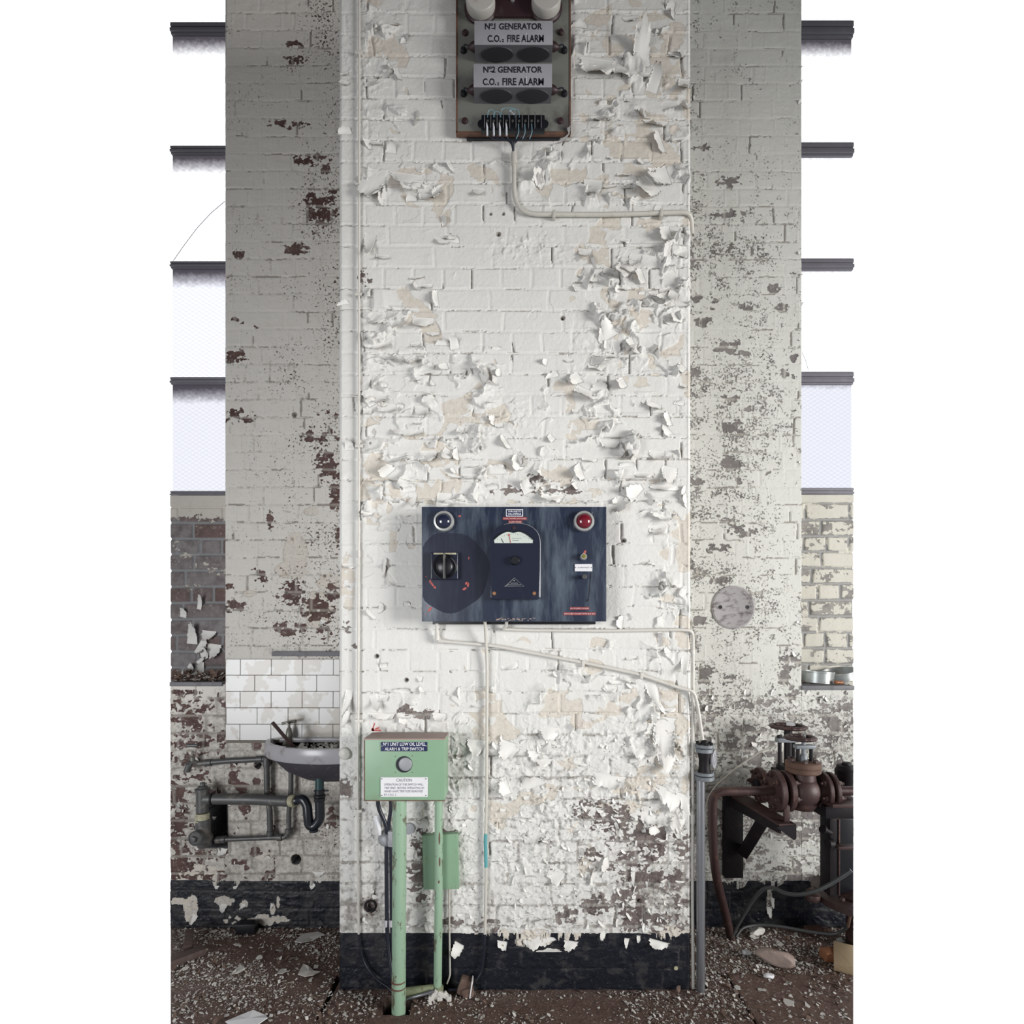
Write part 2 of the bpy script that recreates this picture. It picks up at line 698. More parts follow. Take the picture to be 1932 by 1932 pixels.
def pipe_dist(px, py):
    d = 1e9
    for pl in PIPES:
        for (ax_, ay), (bx, by) in zip(pl, pl[1:]):
            L2 = (bx - ax_) ** 2 + (by - ay) ** 2
            t = np.clip(((px - ax_) * (bx - ax_) + (py - ay) * (by - ay)) / L2, 0, 1)
            d = np.minimum(d, np.hypot(px - ax_ - t * (bx - ax_), py - ay - t * (by - ay)))
    return d


def wall_A():
    x0, x1 = P(640, 0, 0).x, P(1303, 0, 0).x
    xs, zs = ax(x0, x1, 0.0026), ax(-0.02, 4.06, 0.0026)
    X, Z = np.meshgrid(xs, zs)
    px, py = CXP + X * 466, HZ - (Z - CZ) * 466
    zc = CZ + (HZ - 305) / 466.0
    joint, ra, rb, u, v, ri, ci = bricks(X, Z, zc)
    g = fbm(px / 90, py / 90, 5, 3)
    # how freely the skin peels, region by region
    dens = 0.30 + 0.9 * (g - 0.5)
    dens += 0.55 * blobs(px, py, [(1170, 150, 110, 170), (1200, 330, 120, 90), (1190, 520, 130, 90), (1180, 720, 140, 120), (1170, 880, 170, 70),
                                  (730, 320, 90, 50), (740, 610, 90, 70), (740, 700, 90, 60), (750, 900, 110, 60), (880, 840, 120, 80), (900, 930, 220, 30),
                                  (730, 160, 50, 150), (1000, 350, 60, 40), (1250, 1400, 60, 120), (1240, 1550, 90, 50), (720, 960, 40, 40), (900, 700, 50, 40)])
    dens -= 0.55 * blobs(px, py, [(840, 120, 80, 190), (900, 270, 90, 30), (900, 470, 170, 60), (930, 570, 120, 90), (1000, 640, 90, 60), (840, 1190, 60, 60),
                                  (1180, 1050, 40, 90), (760, 1180, 80, 60)])
    dens = np.where(px < 678, 0.08, dens)
    dens = dens * (1 - boxm(px, py, 855, 1080, -60, 258, 6)) * (1 - boxm(px, py, 790, 1150, 950, 1178, 6)) * (1 - boxm(px, py, 684, 848, 1388, 1515, 6)) * (1 - boxm(px, py, 795, 868, 1572, 1680, 4))
    free = sm(5, 20, pipe_dist(px, py))
    low = sm(1320, 1400, py)
    dens = np.clip(dens, 0, 1) * (1 - 0.45 * low)
    big = np.where(px > 1060, 0.026, 0.020) * (1 - 0.3 * low)
    # sheets the size of bricks
    th = rb * 2 * PI
    t = (u * np.cos(th) / 0.06 + v * np.sin(th) / 0.04)
    ampb = np.clip((ra - (0.95 - 0.55 * dens)) / 0.4, 0, 1)
    hb = 0.010 * ampb * np.clip(t, 0, 1.2) ** 1.6 * (1 - joint * 0.7)
    h1, gone1, a1, t1, e1 = sheet_layer(X, Z, 0.155, 0.105, 100, dens, big)
    h2, gone2, a2, t2, e2 = sheet_layer(X + 9, Z + 4, 0.075, 0.060, 140, np.clip(dens - 0.05, 0, 1), big * 0.6)
    keep = boxm(px, py, 640, 677, -60, 1900, 2)
    gone = (gone1 | (gone2 & (dens > 0.3))) & (keep < 0.5)
    h = -0.0030 * joint * (0.15 + 0.75 * fbm(X * 5, Z * 5, 31, 2)) * (1 - 0.5 * a1)
    h += 0.0015 * (ra - 0.5) + 0.0010 * (fbm(X * 30, Z * 30, 33, 3) - 0.5)
    h += 0.0016 * dens * (ridge(X * 14 + 3 * vn(X * 4, Z * 4, 35), Z * 22, 36, 3) - 0.5)
    h += np.where(gone, -0.0012, np.maximum(h1, h2) + hb)
    # crumbling lower courses and scattered rough patches
    rough = np.clip(low * (0.55 + 0.8 * (fbm(px / 60, py / 60, 41, 3) - 0.5)) + 0.5 * blobs(px, py, [(1000, 470, 60, 25), (940, 790, 60, 30), (1150, 660, 50, 40), (690, 150, 30, 120)]) * 1.0, 0, 1)
    rn = ridge(X * 30 + 2 * vn(X * 12, Z * 12, 44), Z * 34, 43, 3)
    fl = voro(X * 38 + 1.2 * fbm(X * 40, Z * 40, 51, 2), Z * 42 + 1.2 * fbm(X * 40, Z * 40, 53, 2), 60)
    flk = np.clip((fl[2] - 0.35) * 1.6, 0, 1) * np.clip(fl[5] * np.cos(fl[3] * 6.28) + fl[6] * np.sin(fl[3] * 6.28) + 0.3, 0, 1)
    dirt_j = 0.32 * joint * (fbm(X * 14, Z * 14, 58, 3) > 0.48) * (0.4 + 0.6 * low)
    h += rough * (0.0085 * (rn - 0.55) + 0.015 * flk + 0.006 * (fbm(X * 45, Z * 45, 57, 2) - 0.5))
    # hairline cracks where the skin has split over the joints, some lips curling out
    vj = np.abs(v + 0.007 * (fbm(X * 34, Z * 20, 63, 3) - 0.5))
    crk = (vj > 0.0405) & (vj < 0.0405 + 0.0042 * fbm(X * 25, Z * 9, 64, 2)) & (fbm(X * 13, Z * 11, 61, 4) > 0.60 - 0.16 * dens)
    uj = np.abs(X * 0 + v) < 0.040
    crk |= uj & (joint > 0.9) & (fbm(X * 12, Z * 6, 65, 4) > 0.66 - 0.14 * dens)
    lip = sm(0.026, 0.036, -v) * (fbm(X * 11, Z * 30, 62, 3) > 0.5) * np.clip(dens + 0.15, 0, 1)
    h += 0.0045 * lip * (1 - joint)
    h = np.where(crk, h - 0.005, h)
    # bare brick
    bare = 0.0 + blobs(px, py, [(1140, 1540, 46, 22, 1.0), (1210, 1570, 18, 30, .9), (1235, 1585, 18, 24, 1.0), (1285, 1590, 14, 26, .9), (1110, 1610, 22, 14, .85), (1195, 1658, 24, 16, 1.1),
                                (1235, 1658, 14, 14, .8), (1280, 1668, 20, 18, .9), (1125, 1703, 22, 16, 1.0), (1180, 1690, 14, 14, 1.0), (1195, 1735, 22, 16, 1.0), (1212, 1708, 14, 20, .9), (1280, 1705, 20, 12, .8),
                                (1240, 1740, 10, 18, .9), (1065, 1725, 18, 14, .8), (650, 1490, 12, 14, 1.0), (800, 1590, 18, 20, .9), (790, 1650, 18, 40, 1.0), (800, 1346, 18, 8, 1.0), (765, 1339, 16, 8, .9),
                                (700, 1712, 10, 12, 1.0), (980, 925, 50, 8, .95), (1010, 905, 20, 10, .7), (1075, 925, 20, 8, .6), (690, 525, 12, 14, .8), (1095, 1065, 6, 6, .0), (655, 1180, 8, 12, .9), (668, 1217, 6, 6, 1.0),
                                (835, 1570, 20, 10, .9), (690, 1770, 6, 6, .8), (1200, 1610, 60, 60, .52), (860, 1740, 20, 8, .8), (915, 1745, 22, 14, .7), (1270, 1740, 30, 16, .7)])
    bare = rag(bare, px, py, 400)
    bare += 0.30 * low * (fbm(px / 26, py / 26, 71, 3) > 0.58) + 0.25 * sm(880, 945, py) * (py < 955) * (fbm(px / 16, py / 10, 75, 2) > 0.55)
    cream = np.where(gone, 0.8 * (fbm(px / 70, py / 70, 81, 2) > 0.56), 0.0)
    cream = np.maximum(cream, 1.2 * blobs(px, py, [(1245, 60, 45, 40), (1250, 140, 40, 50), (1215, 240, 60, 26), (1150, 262, 50, 14), (1180, 320, 55, 14), (1190, 365, 40, 14), (1265, 440, 22, 16),
                                                   (1190, 600, 40, 22), (1205, 715, 30, 14), (1110, 800, 40, 10), (1080, 815, 14, 14), (1200, 905, 50, 8), (710, 915, 30, 40), (770, 925, 40, 20), (930, 885, 35, 16),
                                                   (690, 850, 14, 16), (1265, 1340, 26, 40), (1262, 1400, 30, 60), (1225, 1480, 70, 32), (1205, 1520, 70, 14), (1255, 1300, 40, 14), (655, 1100, 16, 60, .8), (1080, 565, 6, 6),
                                                   (1120, 930, 20, 10, .7), (980, 1760, 70, 10, .8)]) * (fbm(px / 22, py / 16, 85, 3) > 0.46))
    cream = cream * (np.maximum(h1, h2) < 0.006)
    chip = 0.20 + 0.42 * low + 0.4 * blobs(px, py, [(900, 800, 200, 90), (1000, 460, 70, 26), (655, 100, 18, 160, 1.2), (700, 1150, 60, 80), (1240, 1120, 60, 80)])
    chip = np.clip(chip, 0, 1.1)
    dirt = 0.75 * low * (fbm(px / 14, py / 10, 88, 3) - 0.3) + 0.40 * blobs(px, py, [(1280, 580, 40, 40), (690, 530, 30, 60), (1240, 1690, 90, 70), (690, 1730, 60, 60)]) + 0.20 * low + 0.15 * boxm(px, py, 860, 1100, 250, 275, 10)
    # skirting edge, ragged where sheets hang over it
    edge = 0.2315 + 0.0 * X
    hang = 0.06 * blobs(px, py, [(1000, 1780, 60, 60), (1075, 1780, 20, 40, .7), (1255, 1780, 18, 40, .8), ]) * sm(0.38, 0.62, fbm(px / 9, py / 60, 95, 4, 0.6))
    skirt = np.where(Z < edge - hang, 1.0, 0.0)
    dirt = dirt + dirt_j
    dirt = np.where(crk, 0.85, dirt)
    bare = np.where(skirt > 0, 0.0, bare)
    cream = np.where((skirt < 0.5) & (Z < 0.2315), 0.9, cream)
    h = np.where(skirt > 0, 0.25 * h - 0.001 + 0.0025 * (ridge(X * 12, Z * 12, 97, 3) - 0.5) * sm(0.2, 0.0, Z) * 2, h)
    # drilled holes
    for hx, hy, r_ in [(941, 442, 3.2), (926, 404, 2.0), (950, 404, 2.0), (1178, 1020, 3), (1062, 600, 3), (711, 1238, 3), (700, 1710, 9), (767, 1283, 3), (706, 1690, 4), (1206, 1700, 4)]:
        q = np.sqrt((px - hx) ** 2 + (py - hy) ** 2)
        h = np.where(q < r_, -0.02, h)
        dirt = np.where(q < r_ * 1.6, 1.5, dirt)
    h = np.where(h > 0, h * (0.25 + 0.75 * free), h)
    edge_f = np.minimum(sm(0, 6, px - 640), sm(0, 6, 1303 - px))
    h = h * (0.2 + 0.8 * edge_f) - 0.006 * (1 - sm(0, 5, np.minimum(px - 640, 1303 - px)))
    # raised bead of paint along the right arris
    h += 0.002 * np.exp(-((px - 1299) / 1.6) ** 2)
    v3 = np.stack([X, YA - h, Z], -1).reshape(-1, 3)
    at = dict(bare=bare, cream=cream, chip=chip, joint=joint, bid=rb, skirt=skirt, dirt=dirt)

    def back(p):
        p = p.copy()
        p[:, 1] = YB + 0.02
        return p
    o = make_mesh('wall_center', [grid_mesh(v3, len(xs), len(zs), back, at)], M['wall'])
    props(o, 'white peeling brick pier in the middle between the two windows', None, None, 'structure')
    return o


def wall_B(side):
    s = S(YB)
    parts = []
    if side < 0:
        spans = [((425 - CXP) / s, (702 - CXP) / s, -0.02, 4.66), ((322 - CXP) / s, (425 - CXP) / s, -0.02, CZ + (HZ - 1291) / s)]
    else:
        spans = [((1240 - CXP) / s, (1512 - CXP) / s, -0.02, 4.66), ((1512 - CXP) / s, (1610 - CXP) / s, -0.02, CZ + (HZ - 1296) / s)]
    for x0, x1, z0, z1 in spans:
        xs, zs = ax(x0, x1, 0.0034), ax(z0, z1, 0.0034)
        X, Z = np.meshgrid(xs, zs)
        px, py = CXP + X * s, HZ - (Z - CZ) * s
        zc = CZ + (HZ - 25) / s
        joint, ra, rb, u, v, ri, ci = bricks(X, Z, zc)
        low = sm(1270, 1340, py)
        h = -0.0022 * joint * fbm(X * 5, Z * 5, 131, 2) + 0.0014 * (ra - 0.5) + 0.001 * (fbm(X * 26, Z * 26, 133, 3) - 0.5)
        rough = low * (0.5 + 0.8 * (fbm(px / 50, py / 50, 141, 3) - 0.5))
        rn = ridge(X * 28 + 2 * vn(X * 12, Z * 12, 144), Z * 30, 143, 3)
        h += np.clip(rough, 0, 1) * 0.010 * (rn - 0.5) + 0.0018 * (ridge(X * 9, Z * 26, 147, 3) - 0.5)
        vj = np.abs(v + 0.008 * (fbm(X * 34, Z * 20, 183, 3) - 0.5))
        crk = (vj > 0.0400) & (vj < 0.0405 + 0.005 * fbm(X * 25, Z * 9, 184, 2)) & (fbm(X * 12, Z * 11, 148, 4) > 0.60)
        crk |= (np.abs(v) < 0.040) & (joint > 0.9) & (fbm(X * 10, Z * 6, 185, 4) > 0.64)
        h = np.where(crk, h - 0.004, h)
        f = fbm(px / 60, py / 60, 151, 3)
        if side < 0:
            bare = blobs(px, py, [(557, 85, 15, 8, .95), (560, 118, 26, 10, .75), (560, 155, 12, 4, .7), (540, 235, 40, 10, .6), (590, 300, 30, 14, .75), (590, 378, 24, 14, 1.0), (612, 402, 24, 18, 1.1), (625, 375, 14, 20, .8), (615, 320, 10, 10, .8),
                                  (450, 480, 12, 8, .7), (455, 605, 16, 6, .75), (449, 676, 16, 12, 1.2), (482, 615, 7, 5, .9), (560, 470, 24, 12, .7), (450, 785, 26, 12, .85), (620, 785, 16, 10, .8), (620, 880, 20, 24, 1.1), (632, 930, 9, 30, 1.0),
                                  (600, 820, 40, 24, .55), (512, 985, 8, 18, .9), (490, 1088, 18, 12, .95), (555, 1120, 26, 20, 1.0), (600, 1150, 24, 26, 1.05), (612, 1180, 14, 20, .9), (550, 1185, 26, 14, .85), (637, 1010, 4, 26, 1.0), (625, 1120, 16, 14, .9),
                                  (440, 1145, 20, 14, .8), (432, 1105, 14, 8, .75), (600, 1385, 1, 1, 0), (630, 1545, 14, 16, 1.0), (455, 1480, 10, 7, 1.0)])
            big_l = sm(1295, 1310, py) * (1 - sm(375, 430, px)) * (0.35 + 1.1 * (fbm(px / 26, py / 34, 161, 3) - 0.25))
            bare = np.maximum(bare, big_l)
            bare = np.maximum(bare, low * (px > 410) * 0.95 * (fbm(px / 22, py / 22, 163, 3) > 0.60) * (px < 520))
            bare = rag(bare, px, py, 410)
            cream = 1.1 * blobs(px, py, [(558, 1045, 22, 40), (550, 1075, 30, 16), (588, 965, 14, 8), (470, 1120, 12, 6), (620, 1100, 20, 16), (600, 1150, 30, 40, .8), (370, 1650, 60, 20, .9), (495, 1615, 20, 10, .8), (480, 1560, 20, 10, .5)])
            chip = 0.58 + 0.24 * sm(500, 640, px) - 0.12 * low + 0.5 * (f - 0.5)
            dirt = 0.30 + 0.35 * low + 0.3 * (f - 0.5) + 0.2 * boxm(px, py, 500, 640, 1222, 1240, 4)  # last term: shadow at the tile ledge, put into the tone
            # peeled steps
            h += 0.002 * (cream < 0.5)
        else:
            bare = blobs(px, py, [(1325, 275, 16, 10, .85), (1375, 345, 22, 12, .8), (1390, 400, 20, 8, .7), (1370, 410, 30, 14, .7), (1355, 470, 30, 16, .65), (1456, 543, 12, 10, 1.0), (1316, 565, 10, 10, 1.2), (1405, 578, 12, 9, 1.0), (1348, 575, 10, 8, .8),
                                  (1475, 580, 10, 8, .8), (1330, 608, 16, 8, .9), (1375, 655, 24, 14, .9), (1405, 665, 10, 5, 1.0), (1500, 675, 8, 8, 1.0), (1485, 707, 16, 9, 1.0), (1315, 703, 14, 9, 1.0), (1380, 755, 22, 7, 1.1), (1412, 772, 8, 5, .9), (1380, 810, 22, 16, .95),
                                  (1378, 876, 22, 13, 1.2), (1450, 892, 12, 4, .9), (1318, 908, 14, 10, .9), (1392, 908, 8, 6, .8), (1380, 990, 30, 20, .75), (1410, 1005, 22, 10, 1.0), (1355, 1035, 20, 8, .9), (1355, 1095, 40, 8, .8), (1320, 1080, 14, 10, .7),
                                  (1495, 1245, 18, 16, 1.1), (1480, 1255, 14, 8, .7), (1478, 1278, 9, 14, 1.1), (1330, 1275, 18, 16, .8), (1380, 1285, 14, 10, .95), (1330, 1315, 22, 12, .9), (1345, 1345, 26, 16, .85), (1490, 1310, 22, 18, .9), (1415, 1410, 16, 22, 1.0),
                                  (1315, 1170, 18, 8, .9)])
            lw = low * np.clip(0.10 + 1.6 * (fbm(px / 34, py / 26, 171, 3) - 0.36) + 0.25 * (rb - 0.5) + 0.25 * sm(1400, 1560, px), 0, 1.0)
            bare = np.maximum(bare, lw)
            bare = rag(bare, px, py, 420)
            cream = 0.0 * px
            chip = 0.52 + 0.26 * sm(300, 470, py) * (1 - 0.5 * sm(1150, 1250, py)) * (1 - 0.4 * sm(1400, 1500, px)) + 0.22 * low + 0.5 * (f - 0.5) + 0.6 * (fbm(px / 14, py / 12, 176, 2) - 0.5) + 0.12 * (1 - sm(1305, 1335, px))
            dirt = 0.08 + 0.35 * low + 0.3 * (f - 0.5)
        dirt = np.where(crk, 0.9, dirt) + 0.25 * joint * (fbm(X * 9, Z * 9, 149, 2) > 0.5)
        # vertical ribs of thick paint over the perpends
        h += 0.0016 * np.exp(-(np.abs(np.abs(u) - 0.058) / 0.004) ** 2) * (vn(X * 40, Z * 8, 181) > 0.5)
        bare = np.where(joint > 0.5, bare * 0.8, bare)
        h -= 0.0022 * (bare > 0.6)
        edge = 0.2315
        hang = 0.05 * (blobs(px, py, [(1458, 1680, 14, 50), (1390, 1670, 16, 14), (1560, 1665, 20, 14), (410, 1665, 6, 18), (444, 1665, 6, 14), (590, 1668, 10, 14)])) * sm(0.40, 0.62, fbm(px / 6, py / 60, 195, 4, 0.6))
        skirt = np.where(Z < edge - hang, 1.0, 0.0)
        pk = skirt * blobs(px, py, [(360, 1715, 14, 28, 1.0), (340, 1700, 26, 8, .9), (425, 1700, 20, 12, .9), (460, 1705, 10, 10, .8), (525, 1700, 4, 12, 1.0), (515, 1715, 5, 12, 1.0), (505, 1735, 40, 12, .9), (440, 1735, 30, 14, .6), (1452, 1700, 6, 28, 1.0)]) * (0.6 + 0.8 * fbm(px / 7, py / 7, 197, 2))
        bare = np.where(skirt > 0, 0.0, bare)
        skirt = np.where(pk > 0.55, 0.0, skirt)
        cream = np.where(pk > 0.55, 0.55, cream)
        # service holes
        if side < 0:
            for hx, hy, rx, ry, sq in [(409, 1556, 19, 40, 1), (559, 1621, 8.5, 8.5, 0), (487, 1443, 6, 7, 0), (540, 1118, 2.5, 2.5, 0), (573, 1117, 2.5, 2.5, 0), (551, 1016, 3, 3, 0), (556, 783, 4, 4, 0), (613, 1087, 2.5, 2.5, 0)]:
                q = np.maximum(np.abs(px - hx) / rx, np.abs(py - hy) / ry) if sq else np.sqrt(((px - hx) / rx) ** 2 + ((py - hy) / ry) ** 2)
                ins = q < 1
                h = np.where(ins, -0.26 if max(rx, ry) > 5 else -0.02, h)
                dirt = np.where(q < 1.25, 2.0, dirt)
                skirt = np.where((q < 1.12) & (max(rx, ry) > 5), 1.0, skirt)  # deep holes coloured black inside: their shade put into the colour
                bare = np.where((q < 1.12) & (max(rx, ry) > 5), 0.0, bare)
        if x0 < -1.0:
            h = np.where((px < 427) & (py < 1288), h - 0.004, h)
        v3 = np.stack([X, YB - h, Z], -1).reshape(-1, 3)
        at = dict(bare=bare, cream=cream, chip=chip, joint=joint, bid=rb, skirt=skirt, dirt=dirt)

        def back(p):
            p = p.copy()
            p[:, 1] = YC + 0.12
            return p
        parts.append(grid_mesh(v3, len(xs), len(zs), back, at))
    nm = 'wall_left' if side < 0 else 'wall_right'
    o = make_mesh(nm, parts, M['wall_l' if side < 0 else 'wall_r'])
    lb = 'shaded flaking brick wall left of the middle pier, behind the basin' if side < 0 else 'speckled white brick wall right of the middle pier, behind the rusty valves'
    props(o, lb, None, None, 'structure')
    return o


def wall_C(side):
    s = S(YC)
    xa, xb = sorted((side * LIM * (YC + CD), side * 1.385))
    z1 = CZ + (HZ - (935 if side < 0 else 934)) / s
    xs, zs = ax(xa, xb, 0.0038), ax(1.10, z1, 0.0038)
    X, Z = np.meshgrid(xs, zs)
    px, py = CXP + X * s, HZ - (Z - CZ) * s
    zc = CZ + (HZ - (956 if side < 0 else 950)) / s
    joint, ra, rb, u, v, ri, ci = bricks(X, Z, zc, 0.009)
    h = -0.007 * joint + 0.004 * (ra - 0.5) + 0.002 * (fbm(X * 26, Z * 26, 233, 3) - 0.5)
    f = fbm(px / 22, py / 14, 251, 3)
    if side < 0:
        bare = 0.72 + 0.9 * (f - 0.5) - 0.9 * (1 - sm(955, 985, py)) + 0.25 * sm(1100, 1140, py)
        dirt = 0.25 + 0.5 * sm(1000, 1100, py)
        band = 956
    else:
        bare = 0.34 + 1.0 * (f - 0.5) + 0.25 * (rb - 0.5) + 0.40 * joint
        dirt = 0.28 + 0.0 * px
        band = 948
    top = 1 - sm(band - 1, band + 1, py)
    bare = bare * (1 - top)
    h = np.where(top > 0.5, 0.004 + 0.001 * f, h)
    joint = joint * (1 - top)
    z_ = 0.0 * px
    v3 = np.stack([X, YC - h, Z], -1).reshape(-1, 3)
    at = dict(bare=bare, cream=z_, chip=0.55 + z_, joint=joint, bid=rb, skirt=z_, dirt=dirt)

    def back(p):
        p = p.copy()
        p[:, 1] = YC + 0.14
        return p
    nm = 'wall_rear_left' if side < 0 else 'wall_rear_right'
    o = make_mesh(nm, [grid_mesh(v3, len(xs), len(zs), back, at)], M['wall_c' if side < 0 else 'wall_d'])
    props(o, 'unpainted grey-brown brick under the left window' if side < 0 else 'worn cream brick under the right window', None, None, 'structure')
    return o


wallA = wall_A()
wallBL, wallBR = wall_B(-1), wall_B(1)
wall_C(-1)
wall_C(1)


# ------------------------------------------------------------------ floor
def floor_():
    y0, y1 = -0.27, YB + 0.05
    ys = ax(y0, y1, 0.0032)
    t = np.linspace(-1, 1, 900)
    T, Y = np.meshgrid(t, ys)
    X = T * LIM * (Y + CD)
    sy = F / (Y + CD)
    px, py = CXP + X * sy, HZ + CZ * sy
    h = 0.004 * (fbm(X * 12, Y * 12, 300, 3) - 0.5) + 0.0015 * fbm(X * 60, Y * 60, 304, 2)

    def seg(x0, y0_, x1, y1_):
        dx, dy = x1 - x0, y1_ - y0_
        L = math.hypot(dx, dy)
        s_ = ((px - x0) * dx + (py - y0_) * dy) / L
        d = np.abs((px - x0) * dy - (py - y0_) * dx) / L
        return d, (s_ > 0) & (s_ < L)
    d, on = seg(640, 1842, 598, 1925)
    gap = (d < 4.5 * sm(1960, 1860, py)) & on
    d, on = seg(1352, 1836, 1372, 1846)
    gap |= (d < 1.8) & on
    d, on = seg(1368, 1836, 1432, 1940)
    gap |= (d < 1.7) & on
    plate = (px > 1368 + (py - 1836) * 0.615) & (py > 1840)
    h += 0.004 * plate
    hole = (np.abs(px - 749 - (py - 1900) * -0.15) < 25) & (py > 1880) & (py < 1914)
    hole |= (px > 1300) & (px < 1333) & (py > 1855) & (py < 1868)
    h = np.where(gap, -0.03, h)
    h = np.where(hole, -0.08, h)
    pit = (gap | hole) * 1.0
    v3 = np.stack([X, Y, h], -1).reshape(-1, 3)
    dust = 0.25 + 0.5 * blobs(px, py, [(340, 1790, 60, 30), (400, 1850, 100, 30), (1420, 1790, 60, 30), (1000, 1880, 400, 12, .7)]) + 0.4 * (fbm(px / 40, py / 14, 311, 3) - 0.5)
    at = dict(pit=pit, dust=dust)

    def back(p):
        p = p.copy()
        p[:, 2] = -0.12
        return p
    m, n, l, b = nt('rusty_floor')
    oc = ocoord(n)
    c = mixc(n, l, noise(n, l, 9, 5, 0.6, oc), (0.085, 0.045, 0.036), (0.165, 0.098, 0.074))
    c = mixc(n, l, math_(n, l, 'MULTIPLY', step_(n, l, noise(n, l, 60, 6, 0.7, oc), 0.52, 8), 0.6), c, (0.035, 0.026, 0.026))
    sp = step_(n, l, math_(n, l, 'ADD', noise(n, l, 110, 5, 0.6, oc, 0.5), math_(n, l, 'MULTIPLY', attr(n, 'dust'), 0.14)), 0.655, 20)
    c = mixc(n, l, math_(n, l, 'MULTIPLY', sp, 0.85), c, (0.40, 0.37, 0.34))
    c = mixc(n, l, math_(n, l, 'MULTIPLY', attr(n, 'dust'), 0.20), c, (0.28, 0.24, 0.21))
    c = mixc(n, l, attr(n, 'pit'), c, (0.004, 0.004, 0.005))
    l.new(c, b.inputs['Base Color'])
    b.inputs['Roughness'].default_value = 0.75
    bp = n.new('ShaderNodeBump')
    bp.inputs['Distance'].default_value = 0.003
    l.new(noise(n, l, 80, 6, 0.65, oc), bp.inputs['Height'])
    l.new(bp.outputs[0], b.inputs['Normal'])
    o = make_mesh('floor', [grid_mesh(v3, len(t), len(ys), back, at)], m)
    props(o, 'rust-brown plate floor strewn with paint flakes', None, None, 'structure')
    return o


floor_()


# ------------------------------------------------------------------ object materials
M['navy'] = simple('navy_enamel', (0.016, 0.024, 0.048), 0.36, 0.0, (0.095, 0.120, 0.155), 9.0, 0.85, 0.46, 5, 0.0004, 90, 0.5, (1.6, 1, 0.28))
M['navy_dark'] = simple('navy_bakelite', (0.014, 0.018, 0.036), 0.22, 0.0, (0.05, 0.06, 0.09), 6, 0.5, 0.55, 4)
M['black'] = simple('black_paint', (0.010, 0.011, 0.015), 0.35)
M['black_rubber'] = simple('black_cable', (0.010, 0.012, 0.022), 0.38, 0, (0.06, 0.06, 0.07), 20, 0.5, 0.6)
M['green'] = simple('pale_green_enamel', (0.225, 0.365, 0.240), 0.42, 0.0, (0.19, 0.27, 0.17), 14, 0.7, 0.56, 6, 0.0003, 60)
M['green_pole'] = simple('chipped_green_pole', (0.27, 0.40, 0.285), 0.42, 0.0, (0.10, 0.085, 0.055), 34, 0.9, 0.565, 16, 0.0005, 90, 0.5, (1, 1, 0.5))
M['green_dirty'] = simple('grimy_green_paint', (0.22, 0.25, 0.15), 0.6, 0.0, (0.12, 0.08, 0.05), 30, 0.8, 0.5, 8)
M['pink_rust'] = simple('faded_rust_lid', (0.36, 0.27, 0.24), 0.6, 0.0, (0.13, 0.05, 0.03), 25, 0.8, 0.6, 10)
M['rust'] = simple('rusty_iron', (0.050, 0.026, 0.025), 0.50, 0.2, (0.15, 0.075, 0.05), 22, 0.65, 0.55, 6, 0.0008, 120)
M['rust_dark'] = simple('dark_rusty_iron', (0.008, 0.006, 0.008), 0.55, 0.0, (0.040, 0.020, 0.019), 18, 0.6, 0.56, 6, 0.0006, 120, 0.25)
M['rust_orange'] = simple('orange_rust_flange', (0.115, 0.062, 0.042), 0.75, 0.0, (0.07, 0.035, 0.03), 22, 0.8, 0.52, 6, 0.0008, 120)
M['board'] = simple('grey_green_board', (0.175, 0.18, 0.160), 0.55, 0.0, (0.045, 0.036, 0.036), 7, 0.9, 0.50, 5)
M['rust_edge'] = simple('rusty_edge', (0.14, 0.07, 0.045), 0.7, 0.0, (0.05, 0.03, 0.03), 30, 0.8, 0.5, 6)
M['sign'] = simple('grey_sign_plate', (0.36, 0.36, 0.385), 0.5, 0.0, (0.22, 0.22, 0.24), 10, 0.5, 0.5, 4)
M['sign_inside'] = simple('grey_sign_box', (0.13, 0.13, 0.145), 0.5, 0.0, (0.1, 0.1, 0.11), 10, 0.5, 0.5, 4)
M['lamp_hole'] = simple('dark_lamp_hole', (0.030, 0.029, 0.036), 0.6)
M['ink'] = simple('black_lettering', (0.008, 0.008, 0.016), 0.6)
M['grey_ink'] = simple('grey_lettering', (0.13, 0.135, 0.15), 0.6)
M['white_ink'] = simple('white_lettering', (0.75, 0.76, 0.80), 0.5)
M['white_plate'] = simple('white_plate', (0.74, 0.74, 0.76), 0.4, 0.0, (0.5, 0.48, 0.45), 20, 0.5, 0.6, 6)
M['blue_plate'] = simple('blue_plate', (0.012, 0.018, 0.075), 0.35)
M['red_label'] = simple('red_label_tape', (0.27, 0.05, 0.055), 0.5)
M['pink_ink'] = simple('pink_lettering', (0.72, 0.50, 0.50), 0.5)
M['red_paint'] = simple('red_paint_fleck', (0.42, 0.09, 0.08), 0.6)
M['bell'] = simple('white_bell_gong', (0.50, 0.48, 0.45), 0.4, 0.0, (0.22, 0.13, 0.09), 12, 0.7, 0.56, 6)
M['bell_dark'] = simple('dark_red_bell_body', (0.035, 0.014, 0.018), 0.5, 0.0, (0.06, 0.05, 0.05), 18, 0.5, 0.55)
M['steel'] = simple('weathered_chrome', (0.55, 0.56, 0.55), 0.32, 0.55, (0.28, 0.27, 0.24), 30, 0.6, 0.55)
M['lens_black'] = simple('smoked_lens', (0.016, 0.020, 0.045), 0.12, 0, spec=0.9)
M['lens_red'] = simple('red_lens', (0.16, 0.008, 0.020), 0.14, 0, spec=0.9)
M['lens_amber'] = simple('yellow_green_lens', (0.20, 0.19, 0.03), 0.2)
M['dial'] = simple('meter_dial', (0.55, 0.60, 0.55), 0.5)
